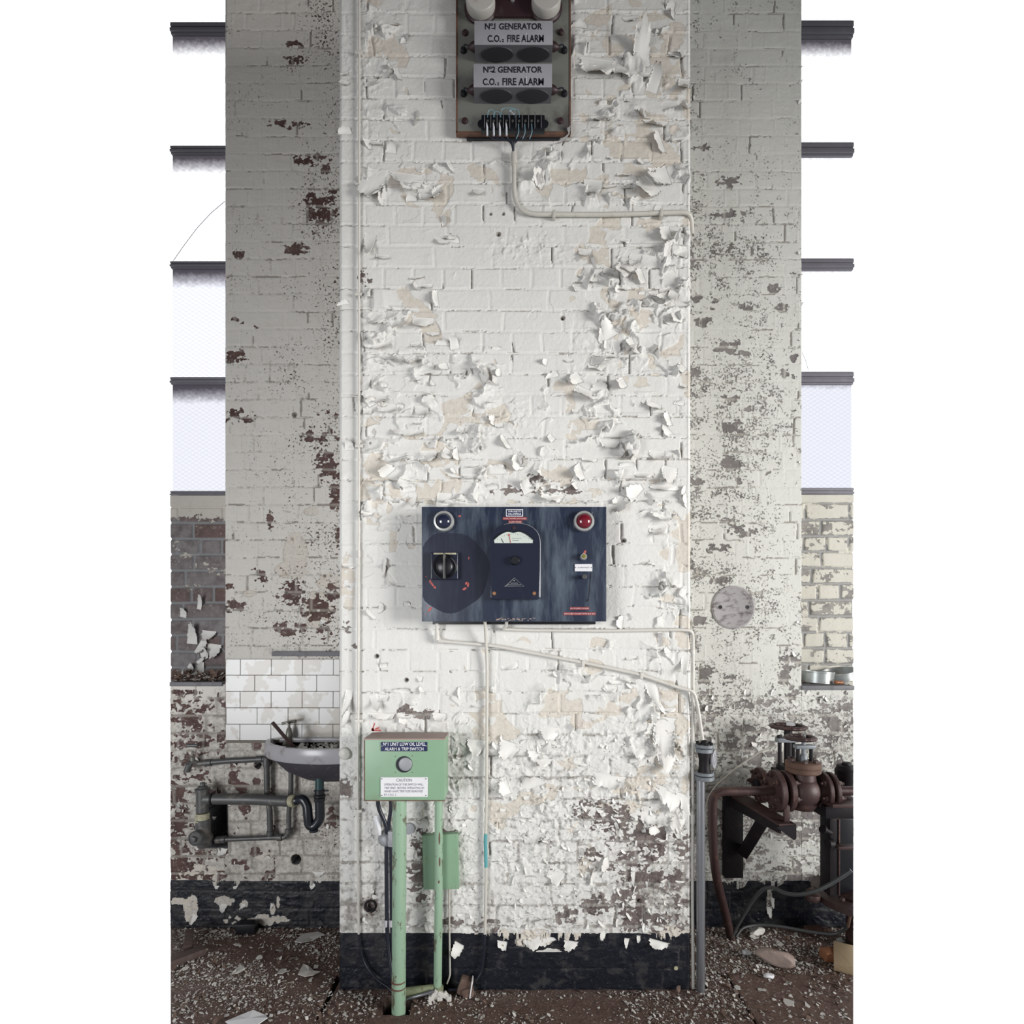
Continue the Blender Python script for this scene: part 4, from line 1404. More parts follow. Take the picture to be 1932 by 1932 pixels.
# ------------------------------------------------------------------ tiles over the basin
tl = bpy.data.objects.new('trim_3', None)
COL.objects.link(tl)
tl.location = P(530, 1397, YB)
WL[tl] = tl.location.copy()
props(tl, 'white glazed tile splashback above the basin', None, None, 'structure')
bm = B()
pbox(bm, 425.5, 641, 1243.5, 1397, YB - 0.0075, YB - 0.0005)
obj('grout_bed', bm, 'grout', tl, smooth=0)
rows = [(1243.5, 1273.5), (1274, 1304), (1304.5, 1335), (1335.5, 1366), (1366.5, 1396.5)]
offs = [512 + 0, 539, 453, 425 + 60, 453 + 58]
bm = B()
for k, (a, b) in enumerate(rows):
    x = 425.5 - 58.5 + ((offs[k] - 425.5) % 58.5)
    while x < 640:
        xa, xb = max(425.8, x + 0.35), min(640.5, x + 58.15)
        if xb - xa > 3:
            pbox(bm, xa, xb, a + 0.3, b, YB - 0.0115, YB - 0.004, 0.0009, 1)
        x += 58.5
obj('glazed_tiles', bm, 'tile', tl)
bm = B()
pbox(bm, 512, 641, 1229, 1238, YB - 0.024, YB, 0.004)
obj('tile_capping', bm, 'slate', tl)
bm = B()
pbox(bm, 426, 641, 1397, 1402, YB - 0.010, YB, 0.002)
obj('mortar_bead', bm, 'grout', tl)

# ------------------------------------------------------------------ alarm board
YBf = -0.028
ab = thing('alarm_board', P(968, 250, 0), 'grey-green alarm board with two generator fire alarm signs, high on the pier', 'alarm board')
bm = B()
pbox(bm, 861, 1076, -44, 250, YBf, -0.012, 0.0015)
obj('backboard', bm, 'board', ab)
bm = B()
pbox(bm, 860, 863.5, -44, 250, YBf - 0.002, -0.010, 0.0008)
pbox(bm, 1074, 1077, -44, 250, YBf - 0.002, -0.010, 0.0008)
pbox(bm, 860, 1077, 247.5, 251.5, YBf - 0.002, -0.010, 0.0008)
obj('rusty_border', bm, 'rust_edge', ab)
bm = B()
pbox(bm, 880, 1056, -30, 262, -0.012, -0.0, 0.002)
obj('timber_batten', bm, 'black', ab)
for x, y in ((878, 63), (1058, 62), (877, 229), (1057, 229)):
    bm = B()
    c = P(x, y, YBf)
    lathe(bm, c, (0, -1, 0), [(0, 0), (0.0125, 0), (0.0125, 0.004), (0.009, 0.009), (0, 0.0105)], 14)
    obj('fixing_bolt', bm, 'bell_dark', ab)
for (y0, y1), l1, l2, ta, tb in (((39, 84), 'Nº1 GENERATOR', 'C.O. FIRE ALARM', (915, 1023), (920, 1026)), ((120.5, 164), 'Nº2 GENERATOR', 'C.O. FIRE ALARM', (912, 1023), (911, 1026))):
    yf = -0.098
    a, b = P(895 if y0 < 100 else 893.5, y1, yf), P(1043 if y0 < 100 else 1041.5, y0, yf)
    bm = B()
    box(bm, a.x, b.x, yf, yf + 0.003, a.z, b.z, 0.0008)
    bx_ = obj('sign_plate', bm, 'sign', ab)
    bm = B()
    # housing: sides, top and a sloped reflector underneath
    box(bm, a.x, a.x + 0.002, yf + 0.003, YBf, a.z, b.z)
    box(bm, b.x - 0.002, b.x, yf + 0.003, YBf, a.z, b.z)
    box(bm, a.x + 0.002, b.x - 0.002, yf + 0.003, YBf, b.z - 0.002, b.z)
    box(bm, a.x + 0.002, b.x - 0.002, yf + 0.003, YBf, a.z, a.z + 0.003)
    obj('sign_housing', bm, 'sign_inside', bx_, smooth=0)
    for xx in (0.29, 0.76):
        bm = B()
        c = Vector((a.x + (b.x - a.x) * xx, yf + 0.036, a.z - 0.0005))
        lathe(bm, c, (0, 0, -1), [(0, 0), (0.043, 0), (0.041, 0.003), (0, 0.004)], 28)
        for v in bm.verts:
            v.co.x = c.x + (v.co.x - c.x) * 1.5
            v.co.y = c.y + (v.co.y - c.y) * 0.72
        obj('lamp_hole', bm, 'lamp_hole', bx_)
    yt = yf - 0.0002
    t = text('lettering', l1, ta[0], ta[1], y0 + 5, y0 + 17, yt, 'ink', bx_, 0.022)
    bm = B()
    pbox(bm, ta[0] + 12.5, ta[0] + 17.5, y0 + 13.6, y0 + 14.8, yt - 0.0006, yt)
    obj('underline', bm, 'ink', bx_, smooth=0)
    t = text('lettering', 'C.O.', tb[0], tb[0] + 25, y0 + 27.5, y0 + 40.5, yt, 'ink', bx_, 0.022)
    t = text('lettering', '2', tb[0] + 27, tb[0] + 31, y0 + 35, y0 + 40.5, yt, 'ink', bx_, 0.022)
    t = text('lettering', 'FIRE ALARM', tb[0] + 37, tb[1], y0 + 27, y0 + 40.5, yt, 'ink', bx_, 0.022)
    bm = B()
    pbox(bm, 992.7, 993.6, y0 + 23, y0 + 41, yf - 0.0006, yf)
    obj('crack_line', bm, 'snow', bx_, smooth=0)
    for sx, gx, x0 in ((-1, 876, a.x), (1, 1063, b.x)):
        ym = y0 + 55
        bm = B()
        p0 = P(893 if sx < 0 else 1043, ym - 6, -0.06)
        p1 = P(878 if sx < 0 else 1058, ym - 10, -0.045)
        lathe(bm, (x0, -0.06, p0.z), (sx, 0, -0.12), [(0, 0), (0.017, 0), (0.015, 0.012), (0.005, 0.028), (0, 0.03)], 16)
        g = obj('cable_gland', bm, 'bell_dark', ab)
        bm = B()
        tube(bm, [(x0 + sx * 0.022, -0.06, p0.z), (x0 + sx * 0.036, -0.062, p0.z + 0.006), P(gx, ym - 10, -0.05), P(gx + sx * 1.5, ym, -0.036)], 0.0028, 8, 0.012)
        obj('lead_wire', bm, 'black_rubber', g)
        bm = B()
        lathe(bm, P(gx + sx * 1.5, ym + 3, YBf), (0, -1, 0), [(0, 0), (0.012, 0), (0.012, 0.008), (0.008, 0.014), (0, 0.015)], 14)
        obj('terminal_stud', bm, 'black', g)
# bells
for x, m_, rr_ in ((906, 'bell', 28), (1031, 'bell', 28)):
    c = P(x, -8 if x < 960 else -10, -0.078)
    rad = rr_ / S(-0.078)
    bm = B()
    lathe(bm, (c.x, YBf, c.z), (0, -1, 0), [(0, 0), (rad * 0.98, 0), (rad, 0.02), (rad, 0.044), (rad * 0.93, 0.049), (rad * 0.5, 0.051), (0, 0.052)], 40)
    g = obj('bell_gong', bm, m_, ab)
    bm = B()
    lathe(bm, (c.x, YBf, c.z), (0, -1, 0), [(0, 0), (rad * 1.12, 0), (rad * 1.12, 0.008), (rad * 1.02, 0.014), (0, 0.014)], 40)
    obj('bell_base', bm, 'bell_dark', g)
bm = B()
pbox(bm, 884, 1054, -40, 30, -0.040, YBf, 0.006)
obj('bell_coil_box', bm, 'bell_dark', ab)
bm = B()
lathe(bm, P(967, 0, -0.040), (0, -1, 0), [(0, 0), (0.009, 0), (0.009, 0.006), (0.005, 0.011), (0, 0.012)], 14)
obj('coil_screw', bm, 'steel', ab)
# terminal strip
bm = B()
a, b = P(908, 246, -0.05), P(1028, 216, -0.05)
box(bm, a.x, b.x, -0.05, YBf, a.z, b.z, 0.004)
lathe(bm, (a.x, -0.040, (a.z + b.z) / 2), (0, -1, 0), [(0, 0), (0.015, 0), (0.015, 0.006), (0, 0.006)], 14)
lathe(bm, (b.x, -0.040, (a.z + b.z) / 2), (0, -1, 0), [(0, 0), (0.015, 0), (0.015, 0.006), (0, 0.006)], 14)
ts = obj('terminal_strip', bm, 'black', ab)
for k in range(10):
    x = 914 + k * 11.9
    bm = B()
    pbox(bm, x - 0.7, x + 0.7, 214 if k % 2 else 211, 239, -0.060, -0.05, 0.0004, 1)
    obj('barrier_fin', bm, 'sign_inside', ts)
    if k < 9:
        bm = B()
        lathe(bm, P(x + 6, 230, -0.05), (0, -1, 0), [(0, 0), (0.0055, 0), (0.0055, 0.005), (0.003, 0.006), (0, 0.006)], 10)
        obj('terminal_screw', bm, 'lead', ts)
for k, x in enumerate((919, 931.5, 943, 955.5)):
    bm = B()
    tube(bm, [P(x - 1, 232, -0.054), P(x, 240, -0.058), P(x + 0.3, 256, -0.052)], lambda t: 0.0022 if t < 0.5 else 0.0040, 8)
    obj('wire_ferrule', bm, 'wire_w', ts)
for x in (978, 990, 1003):
    bm = B()
    tube(bm, [P(x, 234, -0.056), P(x + 1, 250, -0.056), P(x - 4, 262, -0.05)], 0.0016, 8, 0.01)
    obj('outgoing_wire', bm, 'wire_b', ts)
for x0, x1, hh in ((920, 934, 207), (945, 972, 204), (960, 980, 206), (931, 944, 211)):
    bm = B()
    tube(bm, [P(x0, 222, -0.052), P(x0 + 1, hh, -0.058), P(x1 - 1, hh, -0.058), P(x1, 222, -0.052)], 0.0014, 8, 0.015)
    obj('jumper_wire', bm, 'wire_b', ts)
bm = B()
tube(bm, [P(962, 208, -0.055), P(970, 216, -0.06)], 0.002, 8)
obj('loose_wire_end', bm, 'wire_w', ts)
bm = B()
for x in (919, 931.5, 943, 955.5, 974, 986, 998):
    tube(bm, [P(x, 252, -0.05), P(x + (966 - x) * 0.25, 262, -0.045), P(968 + (x - 966) * 0.08, 266, -0.04), P(969, 292, -0.022)], 0.0026, 8, 0.02)
obj('wire_loom', bm, 'black_rubber', ab)

# ------------------------------------------------------------------ conduits on the pier
def conduit(pts, r, mat, label, fil=0.03, name='conduit', cat='conduit', clips=(), couplings=(), collar=None, seg=12, group=None):
    bm = B()
    w = [P(x, y, d) for x, y, d in pts]
    root = thing(name, w[-1] if w[-1].z < w[0].z else w[0], label, cat, group)
    tube(bm, w, r, seg, fil)
    obj('tube', bm, mat, root)
    for (x, y, d, hor) in clips:
        c = P(x, y, d)
        bm = B()
        if hor:
            box(bm, c.x - 0.006, c.x + 0.006, c.y - r - 0.002, 0.002, c.z - r - 0.010, c.z + r + 0.002, 0.0015)
        else:
            box(bm, c.x - r - 0.010, c.x + r + 0.010, c.y - r - 0.0015, 0.002, c.z - 0.006, c.z + 0.006, 0.0015)
        obj('saddle_clip', bm, collar or mat, root)
    for (x, y, d, ux, uz, ln) in couplings:
        c = P(x, y, d)
        u_ = Vector((ux, 0, uz)).normalized()
        bm = B()
        cyl(bm, c - u_ * ln / 2, c + u_ * ln / 2, r * 1.35, 16, 0.001)
        obj('coupling', bm, collar or mat, root)
    return root


conduit([(678, -40, -0.012), (677, 1000, -0.012), (676, 1300, -0.012), (675, 1600, -0.012), (677, 1762, -0.012)], 0.0047, 'conduit_w', 'thin white vertical conduit down the left side of the pier', 0.0,
        clips=[(677, 100, -0.012, 0), (677, 556, -0.012, 0), (677, 842, -0.012, 0), (677, 1360, -0.012, 0), (676, 1530, -0.012, 0)], couplings=[(677, 1045, -0.012, 0, 1, 0.03), (675.5, 1712, -0.012, 0, 1, 0.022)])
conduit([(677, 1758, -0.012), (679, 1790, -0.013), (688, 1822, -0.015), (708, 1846, -0.02), (735, 1864, -0.035), (746, 1880, -0.05)], 0.0042, 'black_rubber', 'thin dark cable curving along the pier base to the thick green pole', 0.05, 'cable', 'cable')
conduit([(969.5, 285, -0.018), (970, 404, -0.016), (1150, 405, -0.014), (1304, 400, -0.013), (1306, 440, 0.04)], 0.0088, 'conduit',
        'grey conduit bending from the alarm board across to the pier corner', 0.095, clips=[(1045, 404, -0.015, 1), (1247, 402, -0.014, 1)], couplings=[(969.5, 300, -0.02, 0, 1, 0.045)])
c1 = conduit([(824, 1176, -0.03), (825, 1209, -0.016), (930, 1218, -0.014), (1100, 1250, -0.014), (1205, 1272, -0.014), (1288, 1300, -0.014), (1309, 1304, -0.016), (1316, 1330, -0.010), (1326, 1398, 0.0)], 0.0070, 'conduit_w',
             'cream conduit sloping from the control panel down to the flanged pipe joint', 0.03, clips=[(1100, 1250, -0.014, 1), (1210, 1273, -0.014, 1)], couplings=[(825, 1203, -0.018, 0, 1, 0.022), (832, 1209.5, -0.016, 1, -0.08, 0.022)])
conduit([(956, 1172, -0.05), (955, 1182, -0.03), (948, 1187, -0.014), (1000, 1189, -0.012), (1140, 1190, -0.012), (1285, 1188, -0.012), (1307, 1190, -0.008), (1307.5, 1215, 0.008), (1307, 1500, 0.010), (1306.5, 1700, 0.010), (1308, 1868, 0.010)], 0.0066, 'conduit_w',
        'cream conduit from under the panel turning down the right corner of the pier', 0.035, couplings=[(1307, 1545, 0.010, 0, 1, 0.04), (1306.8, 1230, 0.008, 0, 1, 0.02)])
conduit([(915, 1172, -0.055), (917, 1215, -0.022), (919, 1260, -0.014), (918, 1500, -0.014), (916, 1585, -0.013), (917, 1640, -0.013), (915, 1762, -0.013)], 0.0062, 'conduit',
        'cream conduit dropping from the control panel, with a teal sleeve low down', 0.03, couplings=[(918, 1300, -0.014, 0, 1, 0.02)])
bm = B()
tube(bm, [P(916.3, 1573, -0.0145), P(916.0, 1590, -0.0145), P(916.9, 1636, -0.0145)], 0.0072, 12)
sl = obj('teal_sleeve', bm, 'teal', bpy.data.objects['conduit.004'] if 'conduit.004' in bpy.data.objects else None)
conduit([(915, 1758, -0.013), (914, 1800, -0.013), (908, 1838, -0.014), (893, 1856, -0.02), (868, 1866, -0.03), (846, 1868, -0.035)], 0.0052, 'black_rubber', 'dark cable curling off the teal-sleeved conduit to the floor', 0.04, 'cable', 'cable')
conduit([(847.5, 1676, -0.012), (848, 1760, -0.012), (849, 1842, -0.014), (843, 1856, -0.018)], 0.0036, 'conduit', 'slim conduit below the small green cover plate', 0.02)

# ------------------------------------------------------------------ control panel
YP = -0.085
cp = thing('control_panel', P(969, 1172, 0), 'navy blue metal control panel with arched meter, rotary switch and two lamps', 'control panel')
bm = B()
pbox(bm, 795.5, 1144, 956, 1172.5, YP, YP + 0.004, 0.0018)
plate = obj('front_plate', bm, 'navy', cp)
bm = B()
a, b = P(799, 1169, YP), P(1140, 959, YP)
box(bm, a.x, b.x, YP + 0.004, -0.018, a.z, b.z, 0.003)
obj('housing', bm, 'navy_dark', cp)
bm = B()
a, b = P(812, 1172, YP), P(1128, 1000, YP)
box(bm, a.x, b.x, -0.032, 0.002, a.z - 0.012, b.z, 0.004)
obj('wall_frame', bm, 'black', cp)
for x, m_, lab in ((838, 'lens_black', 'dark lens'), (1101, 'lens_red', 'red lens')):
    c = P(x, 984.5, YP)
    bm = B()
    lathe(bm, c, (0, -1, 0), [(0.0, 0), (0.0385, 0), (0.0400, 0.004), (0.0400, 0.016), (0.0375, 0.020), (0.031, 0.021), (0.0285, 0.018), (0.0285, 0.012), (0, 0.012)], 40)
    lamp = obj('lamp_bezel', bm, 'steel', cp)
    bm = B()
    lathe(bm, c, (0, -1, 0), [(0.0280, 0.010)] + [(0.0280 * math.cos(t), 0.016 + 0.019 * math.sin(t)) for t in [PI / 2 * k / 10 for k in range(10)]] + [(0, 0.035)], 36)
    o = obj('lamp_lens', bm, m_, lamp)
    o['label'] = lab
bm = B()
tube(bm, [P(1113, 974, YP - 0.018), P(1116, 969, YP - 0.020), P(1118.5, 967.5, YP - 0.022)], 0.0012, 6)
obj('bent_wire_clip', bm, 'steel', cp)
# rotary switch
bm = B()
a, b = P(814, 1094, YP), P(865, 1043, YP)
box(bm, a.x, b.x, YP - 0.022, YP, a.z, b.z, 0.004, 4)
sw = obj('switch_plate', bm, 'navy_dark', cp)
c = P(839.5, 1069, YP - 0.022)
bm = B()
lathe(bm, c, (0, -1, 0), [(0, 0.0), (0.0475, 0.0), (0.048, 0.003), (0.045, 0.0045), (0.042, 0.002), (0.0, 0.0015)], 44)
obj('switch_ring', bm, 'black', sw)
bm = B()
lathe(bm, c, (0, -1, 0), [(0, 0.0), (0.035, 0.0), (0.033, 0.012), (0.026, 0.018), (0, 0.021)], 36)
kn = obj('switch_knob', bm, 'black', sw)
bm = B()
box(bm, c.x - 0.0035, c.x + 0.0035, c.y - 0.034, c.y, c.z - 0.049, c.z + 0.049, 0.002)
obj('knob_grip', bm, 'lead', kn)
bm = B()
pa, pb = P(818, 1046.5, YP - 0.022), P(861, 1043, YP - 0.022)
box(bm, pa.x, pb.x, YP - 0.0235, YP - 0.021, pa.z, pb.z, 0.001)
obj('worn_top_edge', bm, 'fitting_cream', sw)


# meter
def arch(x0, x1, ytop, ybot, ysh, yd, rc=0.012, flat=0.8):
    a, b = P(x0, ybot, yd), P(x1, ytop, yd)
    zs = P(0, ysh, yd).z
    pts = []
    for k in range(5):
        t = PI + PI / 2 * k / 4
        pts.append((a.x + rc + rc * math.cos(t), a.z + rc + rc * math.sin(t)))
    for k in range(5):
        t = -PI / 2 + PI / 2 * k / 4
        pts.append((b.x - rc + rc * math.cos(t), a.z + rc + rc * math.sin(t)))
    cx_, rx = (a.x + b.x) / 2, (b.x - a.x) / 2
    for k in range(25):
        t = PI * k / 24
        cs, sn = math.cos(t), math.sin(t)
        e = 0.82
        pts.append((cx_ + rx * abs(cs) ** e * (1 if cs > 0 else -1), zs + (b.z - zs) * abs(sn) ** e))
    return pts


bm = B()
prism(bm, arch(925, 1018, 991, 1132, 1030, YP), YP - 0.040, YP, 0.005)
mt = obj('meter_case', bm, 'navy_dark', cp, smooth=50)
bm = B()
o_ = arch(925.5, 1017.8, 991.3, 1131.5, 1030, YP)
tube(bm, [(x, YP - 0.0368, z) for x, z in o_[8:26]], 0.0026, 8)  # pale tube on right and top edge only: painted highlight of the case
obj('rim_highlight', bm, 'sign', mt)
yd = YP - 0.0405
# dial window: wide arch with a notch in the middle of its upper edge
dp = []
for k in range(33):
    t = k / 32
    x = 932 + (1005.5 - 932) * t
    q = abs(t - 0.5) * 2
    y = 1001.0 + 17 * q ** 2.3 + 3.2 * math.exp(-((t - 0.5) / 0.10) ** 2)
    dp.append((x, y))
out = [(933, 1024.8), (1005, 1024.8)] + dp[::-1]
bm = B()
vv = [(P(x, y, yd).x, P(x, y, yd).z) for x, y in out]
prism(bm, vv, yd - 0.0006, yd + 0.002)
dl = obj('meter_dial', bm, 'dial', mt, smooth=0)
bm = B()
tube(bm, [(P(x, y, yd).x, yd - 0.0015, P(x, y, yd).z) for x, y in dp], 0.0026, 8)
obj('dial_surround', bm, 'black', dl)
bm = B()
tube(bm, [P(945.5, 1016, yd - 0.0012), P(950, 1024, yd - 0.0012)], 0.0011, 6)
obj('meter_needle', bm, 'ink', dl)
bm = B()
tube(bm, [P(960.8, 1011, yd - 0.0012), P(963.5, 1024.3, yd - 0.0012)], 0.0014, 6)
lathe(bm, P(960.3, 1009.3, yd - 0.0008), (0, -1, 0), [(0, 0), (0.0042, 0), (0.0042, 0.0006), (0, 0.0006)], 12)
o = obj('set_pointer', bm, 'red_paint', dl)
o['label'] = 'red pointer'
bm = B()
for k in range(15):
    t = (k + 1) / 16
    x, y = 935 + 67 * t, 1006.5 + 13 * (abs(t - 0.5) * 2) ** 2.2
    pbox(bm, x - 0.18, x + 0.18, y, y + (2.4 if k % 3 == 0 else 1.4), yd - 0.0012, yd - 0.0006)
pbox(bm, 967, 979, 1019.0, 1019.7, yd - 0.0012, yd - 0.0006)
pbox(bm, 966, 984, 1015.5, 1016.0, yd - 0.0012, yd - 0.0006)
obj('dial_marks', bm, 'grey_ink', dl, smooth=0)
bm = B()
lathe(bm, P(971.5, 1058, YP - 0.040), (0, -1, 0), [(0, 0), (0.0175, 0), (0.0175, 0.014), (0.0145, 0.018), (0, 0.018)], 28)
obj('meter_knob', bm, 'black', mt)
for x, y, m_ in ((932.5, 1119.5, 'brass'), (1008, 1119.5, 'brass'), (970, 996, 'bell_dark')):
    bm = B()
    lathe(bm, P(x, y, YP - 0.040), (0, -1, 0), [(0, 0), (0.0072, 0), (0.0065, 0.0025), (0, 0.003)], 14)
    obj('case_screw', bm, m_, mt)
# triangular badge
bm = B()
yb_ = YP - 0.0405
tri = [P(953.5, 1106, yb_), P(970.2, 1090.5, yb_), P(988.5, 1106.2, yb_)]
tube(bm, [*tri, tri[0]], 0.0011, 6)
tube(bm, [P(963, 1100.2, yb_), P(977, 1100.2, yb_)], 0.0010, 6)
tube(bm, [P(957, 1103.6, yb_), P(983, 1103.6, yb_)], 0.0011, 6)
tube(bm, [P(951.5, 1106, yb_), P(955, 1105.8, yb_)], 0.0008, 6)
lathe(bm, P(970, 1095.3, yb_), (0, -1, 0), [(0, 0), (0.0026, 0), (0.0026, 0.001), (0, 0.001)], 10)
obj('triangular_badge', bm, 'steel', mt)
# name plate and labels
bm = B()
pbox(bm, 954.5, 987, 960.5, 974.5, YP - 0.0016, YP, 0.0012)
npl = obj('name_plate', bm, 'white_plate', cp)
bm = B()
pbox(bm, 956, 985.5, 962, 973, YP - 0.0022, YP - 0.001, 0.0008)
nb = obj('plate_field', bm, 'blue_plate', npl)
text('lettering', 'THROSSETTS', 958, 983.5, 963.2, 966.6, YP - 0.0023, 'white_ink', npl, 0.02, 0.0004)
text('lettering', 'VALAMPDIA', 958, 983.5, 968, 971.4, YP - 0.0023, 'white_ink', npl, 0.03, 0.0004)
for x0, x1, y0, y1, s_ in ((948.5, 994, 975.6, 980.8, 'COOL WATER LOW LEVEL'), (959, 985, 982.0, 987.4, 'ALARM PANEL'), (1075, 1112, 1145.2, 1150.5, 'PUMP SUPPLY POWER'), (1063, 1124, 1155, 1160.8, 'SWITCHED TO UNIT WITH BUS NO1')):
    bm = B()
    pbox(bm, x0, x1, y0, y1, YP - 0.0012, YP, 0.0004, 1)
    lb = obj('label_tape', bm, 'red_label', cp)
    text('lettering', s_, x0 + 1.2, x1 - 1.2, y0 + 1.5, y1 - 1.3, YP - 0.0013, 'pink_ink', lb, 0.02, 0.0003)
bm = B()
pbox(bm, 1084.5, 1117.5, 1064.2, 1078, YP - 0.004, YP, 0.0006, 1)
wl_ = obj('white_label', bm, 'white_plate', cp)
text('lettering', 'ALARM RESET', 1090, 1112.5, 1069.6, 1072.2, YP - 0.0041, 'grey_ink', wl_, 0.0, 0.0003)
for x in (1086.2, 1115.8):
    bm = B()
    lathe(bm, P(x, 1071, YP - 0.004), (0, -1, 0), [(0, 0), (0.0022, 0), (0.0015, 0.0012), (0, 0.0012)], 8)
    obj('label_screw', bm, 'lead', wl_)
c = P(1100.5, 1051, YP)
bm = B()
lathe(bm, c, (0, -1, 0), [(0, 0), (0.0135, 0), (0.0135, 0.010), (0.0115, 0.022), (0.009, 0.022), (0, 0.020)], 24)
pbn = obj('push_button', bm, 'steel', cp)
bm = B()
lathe(bm, c, (0, -1, 0), [(0, 0.018), (0.0085, 0.020), (0.006, 0.0245), (0, 0.026)], 18)
obj('button_cap', bm, 'lens_amber', pbn)['label'] = 'yellow button cap'
bm = B()
lathe(bm, P(1101.5, 1089, YP), (0, -1, 0), [(0, 0), (0.0075, 0), (0.007, 0.016), (0.010, 0.017), (0.0095, 0.026), (0, 0.028)], 20)
obj('toggle_knob', bm, 'lead', cp)
bm = B()
pts_ = [(1114.5, 1081), (1114, 1092), (1112.5, 1105), (1111.5, 1118), (1109.5, 1130), (1107, 1135)]
for k in range(len(pts_) - 1):
    a, b = P(*pts_[k], YP - 0.0004), P(*pts_[k + 1], YP - 0.0004)
    w = 0.0016 if k < 4 else 0.0045
    vs4 = [bm.verts.new((a.x - w, a.y, a.z)), bm.verts.new((a.x + w, a.y, a.z)), bm.verts.new((b.x + w * 1.1, b.y, b.z)), bm.verts.new((b.x - w * 1.1, b.y, b.z))]
    bm.faces.new(vs4)
obj('oil_drip', bm, 'ink', cp, smooth=0)


def fleck(bm, x, y, yd_, w, h, ang, seed):
    r = random.Random(seed)
    c = P(x, y, yd_)
    s = S(yd_)
    n_ = 9
    vs_ = []
    for k in range(n_):
        t = 2 * PI * k / n_
        q = r.uniform(0.55, 1.15)
        ux, uz = w / s * q * math.cos(t), h / s * q * math.sin(t)
        vs_.append(bm.verts.new((c.x + ux * math.cos(ang) - uz * math.sin(ang), c.y, c.z + ux * math.sin(ang) + uz * math.cos(ang))))
    bm.faces.new(vs_)


bm = B()
for k, (x, y, w, h, a_) in enumerate([(811.5, 1097, 2, 4.5, .2), (816, 1103, 2.2, 6, .7), (820, 1108, 2, 4, .8), (804, 1088, 2, 1.2, 0), (880, 1100, 4, 3, .3), (883, 1104, 2, 5, -.2), (876, 1111, 5, 2.6, .35), (811, 1150, 3, 8, -.7), (806, 1143, 1.4, 1.6, 0), (803, 1160, 1.4, 1, 0),
                                          (884.5, 1053, 1, 3.6, 0), (867, 974, 3.5, 2, .1), (1103, 1042, 3.2, 5, -.3), (800, 1152, 1, 1, 0)]):
    fleck(bm, x, y, YP - 0.0004, w, h, a_, k)
obj('red_paint_flecks', bm, 'red_paint', cp, smooth=0)
bm = B()
for k in range(26):
    fleck(bm, 935 + R.random() * 75, 1166 + R.random() * 5, YP - 0.0004, R.uniform(1, 3.4), R.uniform(0.6, 1.6), 0, 50 + k)
obj('worn_lower_edge', bm, 'pink_rust', cp, smooth=0)
# darker unfaded disc of enamel around the switch
M['navy_deep'] = simple('unfaded_navy_enamel', (0.014, 0.017, 0.034), 0.34, 0.0, (0.032, 0.040, 0.064), 9.0, 0.7, 0.46, 4, 0.0, 90, 0.5, (1.6, 1, 0.28))
bm = B()
vs_ = []
for k in range(48):
    t = 2 * PI * k / 48
    q = 1 + 0.03 * math.sin(3 * t + 1) + 0.02 * math.sin(7 * t)
    x, y = 852 + 70 * q * math.cos(t), 1079 - 76 * q * math.sin(t)
    x, y = max(797.5, x), min(1160, max(958, y))
    p = P(x, y, YP - 0.0002)
    vs_.append(bm.verts.new(p))
bmesh.ops.remove_doubles(bm, verts=bm.verts, dist=1e-6)
bm.faces.new([v for v in bm.verts])
obj('unfaded_patch', bm, 'navy_deep', cp, smooth=0)

# ------------------------------------------------------------------ green switch box
YG = -0.155
gb = thing('switch_box', P(765, 1905, -0.10), 'pale green alarm and trip switch box standing on two green poles', 'switch box')
a, b = P(687, 1511, YG), P(838.5, 1394, YG)
bm = B()
box(bm, a.x, b.x, YG, -0.022, a.z, b.z - 0.003, 0.002)
gbo = obj('box_body', bm, 'green', gb)
bm = B()
box(bm, a.x - 0.002, b.x + 0.002, YG - 0.002, -0.020, b.z - 0.004, b.z + 0.001, 0.001)
obj('box_lid', bm, 'pink_rust', gb)['label'] = 'faded rusty top'
bm = B()
box(bm, a.x - 0.001, a.x + 0.003, YG - 0.0015, YG + 0.01, a.z, b.z - 0.002, 0.0008)
box(bm, a.x - 0.001, b.x + 0.001, YG - 0.0015, YG + 0.01, a.z - 0.001, a.z + 0.003, 0.0008)
obj('rusty_seam', bm, 'rust_edge', gb)
bm = B()
pbox(bm, 718.5, 806, 1400, 1417.5, YG - 0.003, YG, 0.0006, 1)
pl = obj('name_plate', bm, 'blue_plate', gb)
text('lettering', 'Nº1 UNIT LOW OIL LEVEL', 723, 803, 1400.6, 1407.2, YG - 0.0031, 'white_ink', pl, 0.015, 0.0004)
text('lettering', 'ALARM & TRIP SWITCH', 726, 799, 1410.0, 1416.2, YG - 0.0031, 'white_ink', pl, 0.015, 0.0004)
for x in (720.5, 804.5):
    bm = B()
    lathe(bm, P(x, 1407.5, YG - 0.003), (0, -1, 0), [(0, 0), (0.0022, 0), (0.0015, 0.0014), (0, 0.0014)], 8)
    obj('plate_screw', bm, 'steel', pl)
bm = B()
pbox(bm, 718, 807, 1466.5, 1503.5, YG - 0.003, YG, 0.0006, 1)
pl = obj('caution_plate', bm, 'white_plate', gb)
text('lettering', 'CAUTION', 748, 777, 1469.2, 1474.6, YG - 0.0031, 'grey_ink', pl, 0.0, 0.0003)
text('lettering', 'OPERATION OF THIS SWITCH WILL', 725, 799, 1478.0, 1482.0, YG - 0.0031, 'grey_ink', pl, 0.0, 0.0003)
text('lettering', 'TRIP UNIT. BEFORE OPERATING BY', 725, 801, 1484.6, 1488.6, YG - 0.0031, 'grey_ink', pl, 0.0, 0.0003)
text('lettering', 'HAND HAVE TRIP FUSE REMOVED', 725, 798, 1491.0, 1495.0, YG - 0.0031, 'grey_ink', pl, 0.0, 0.0003)
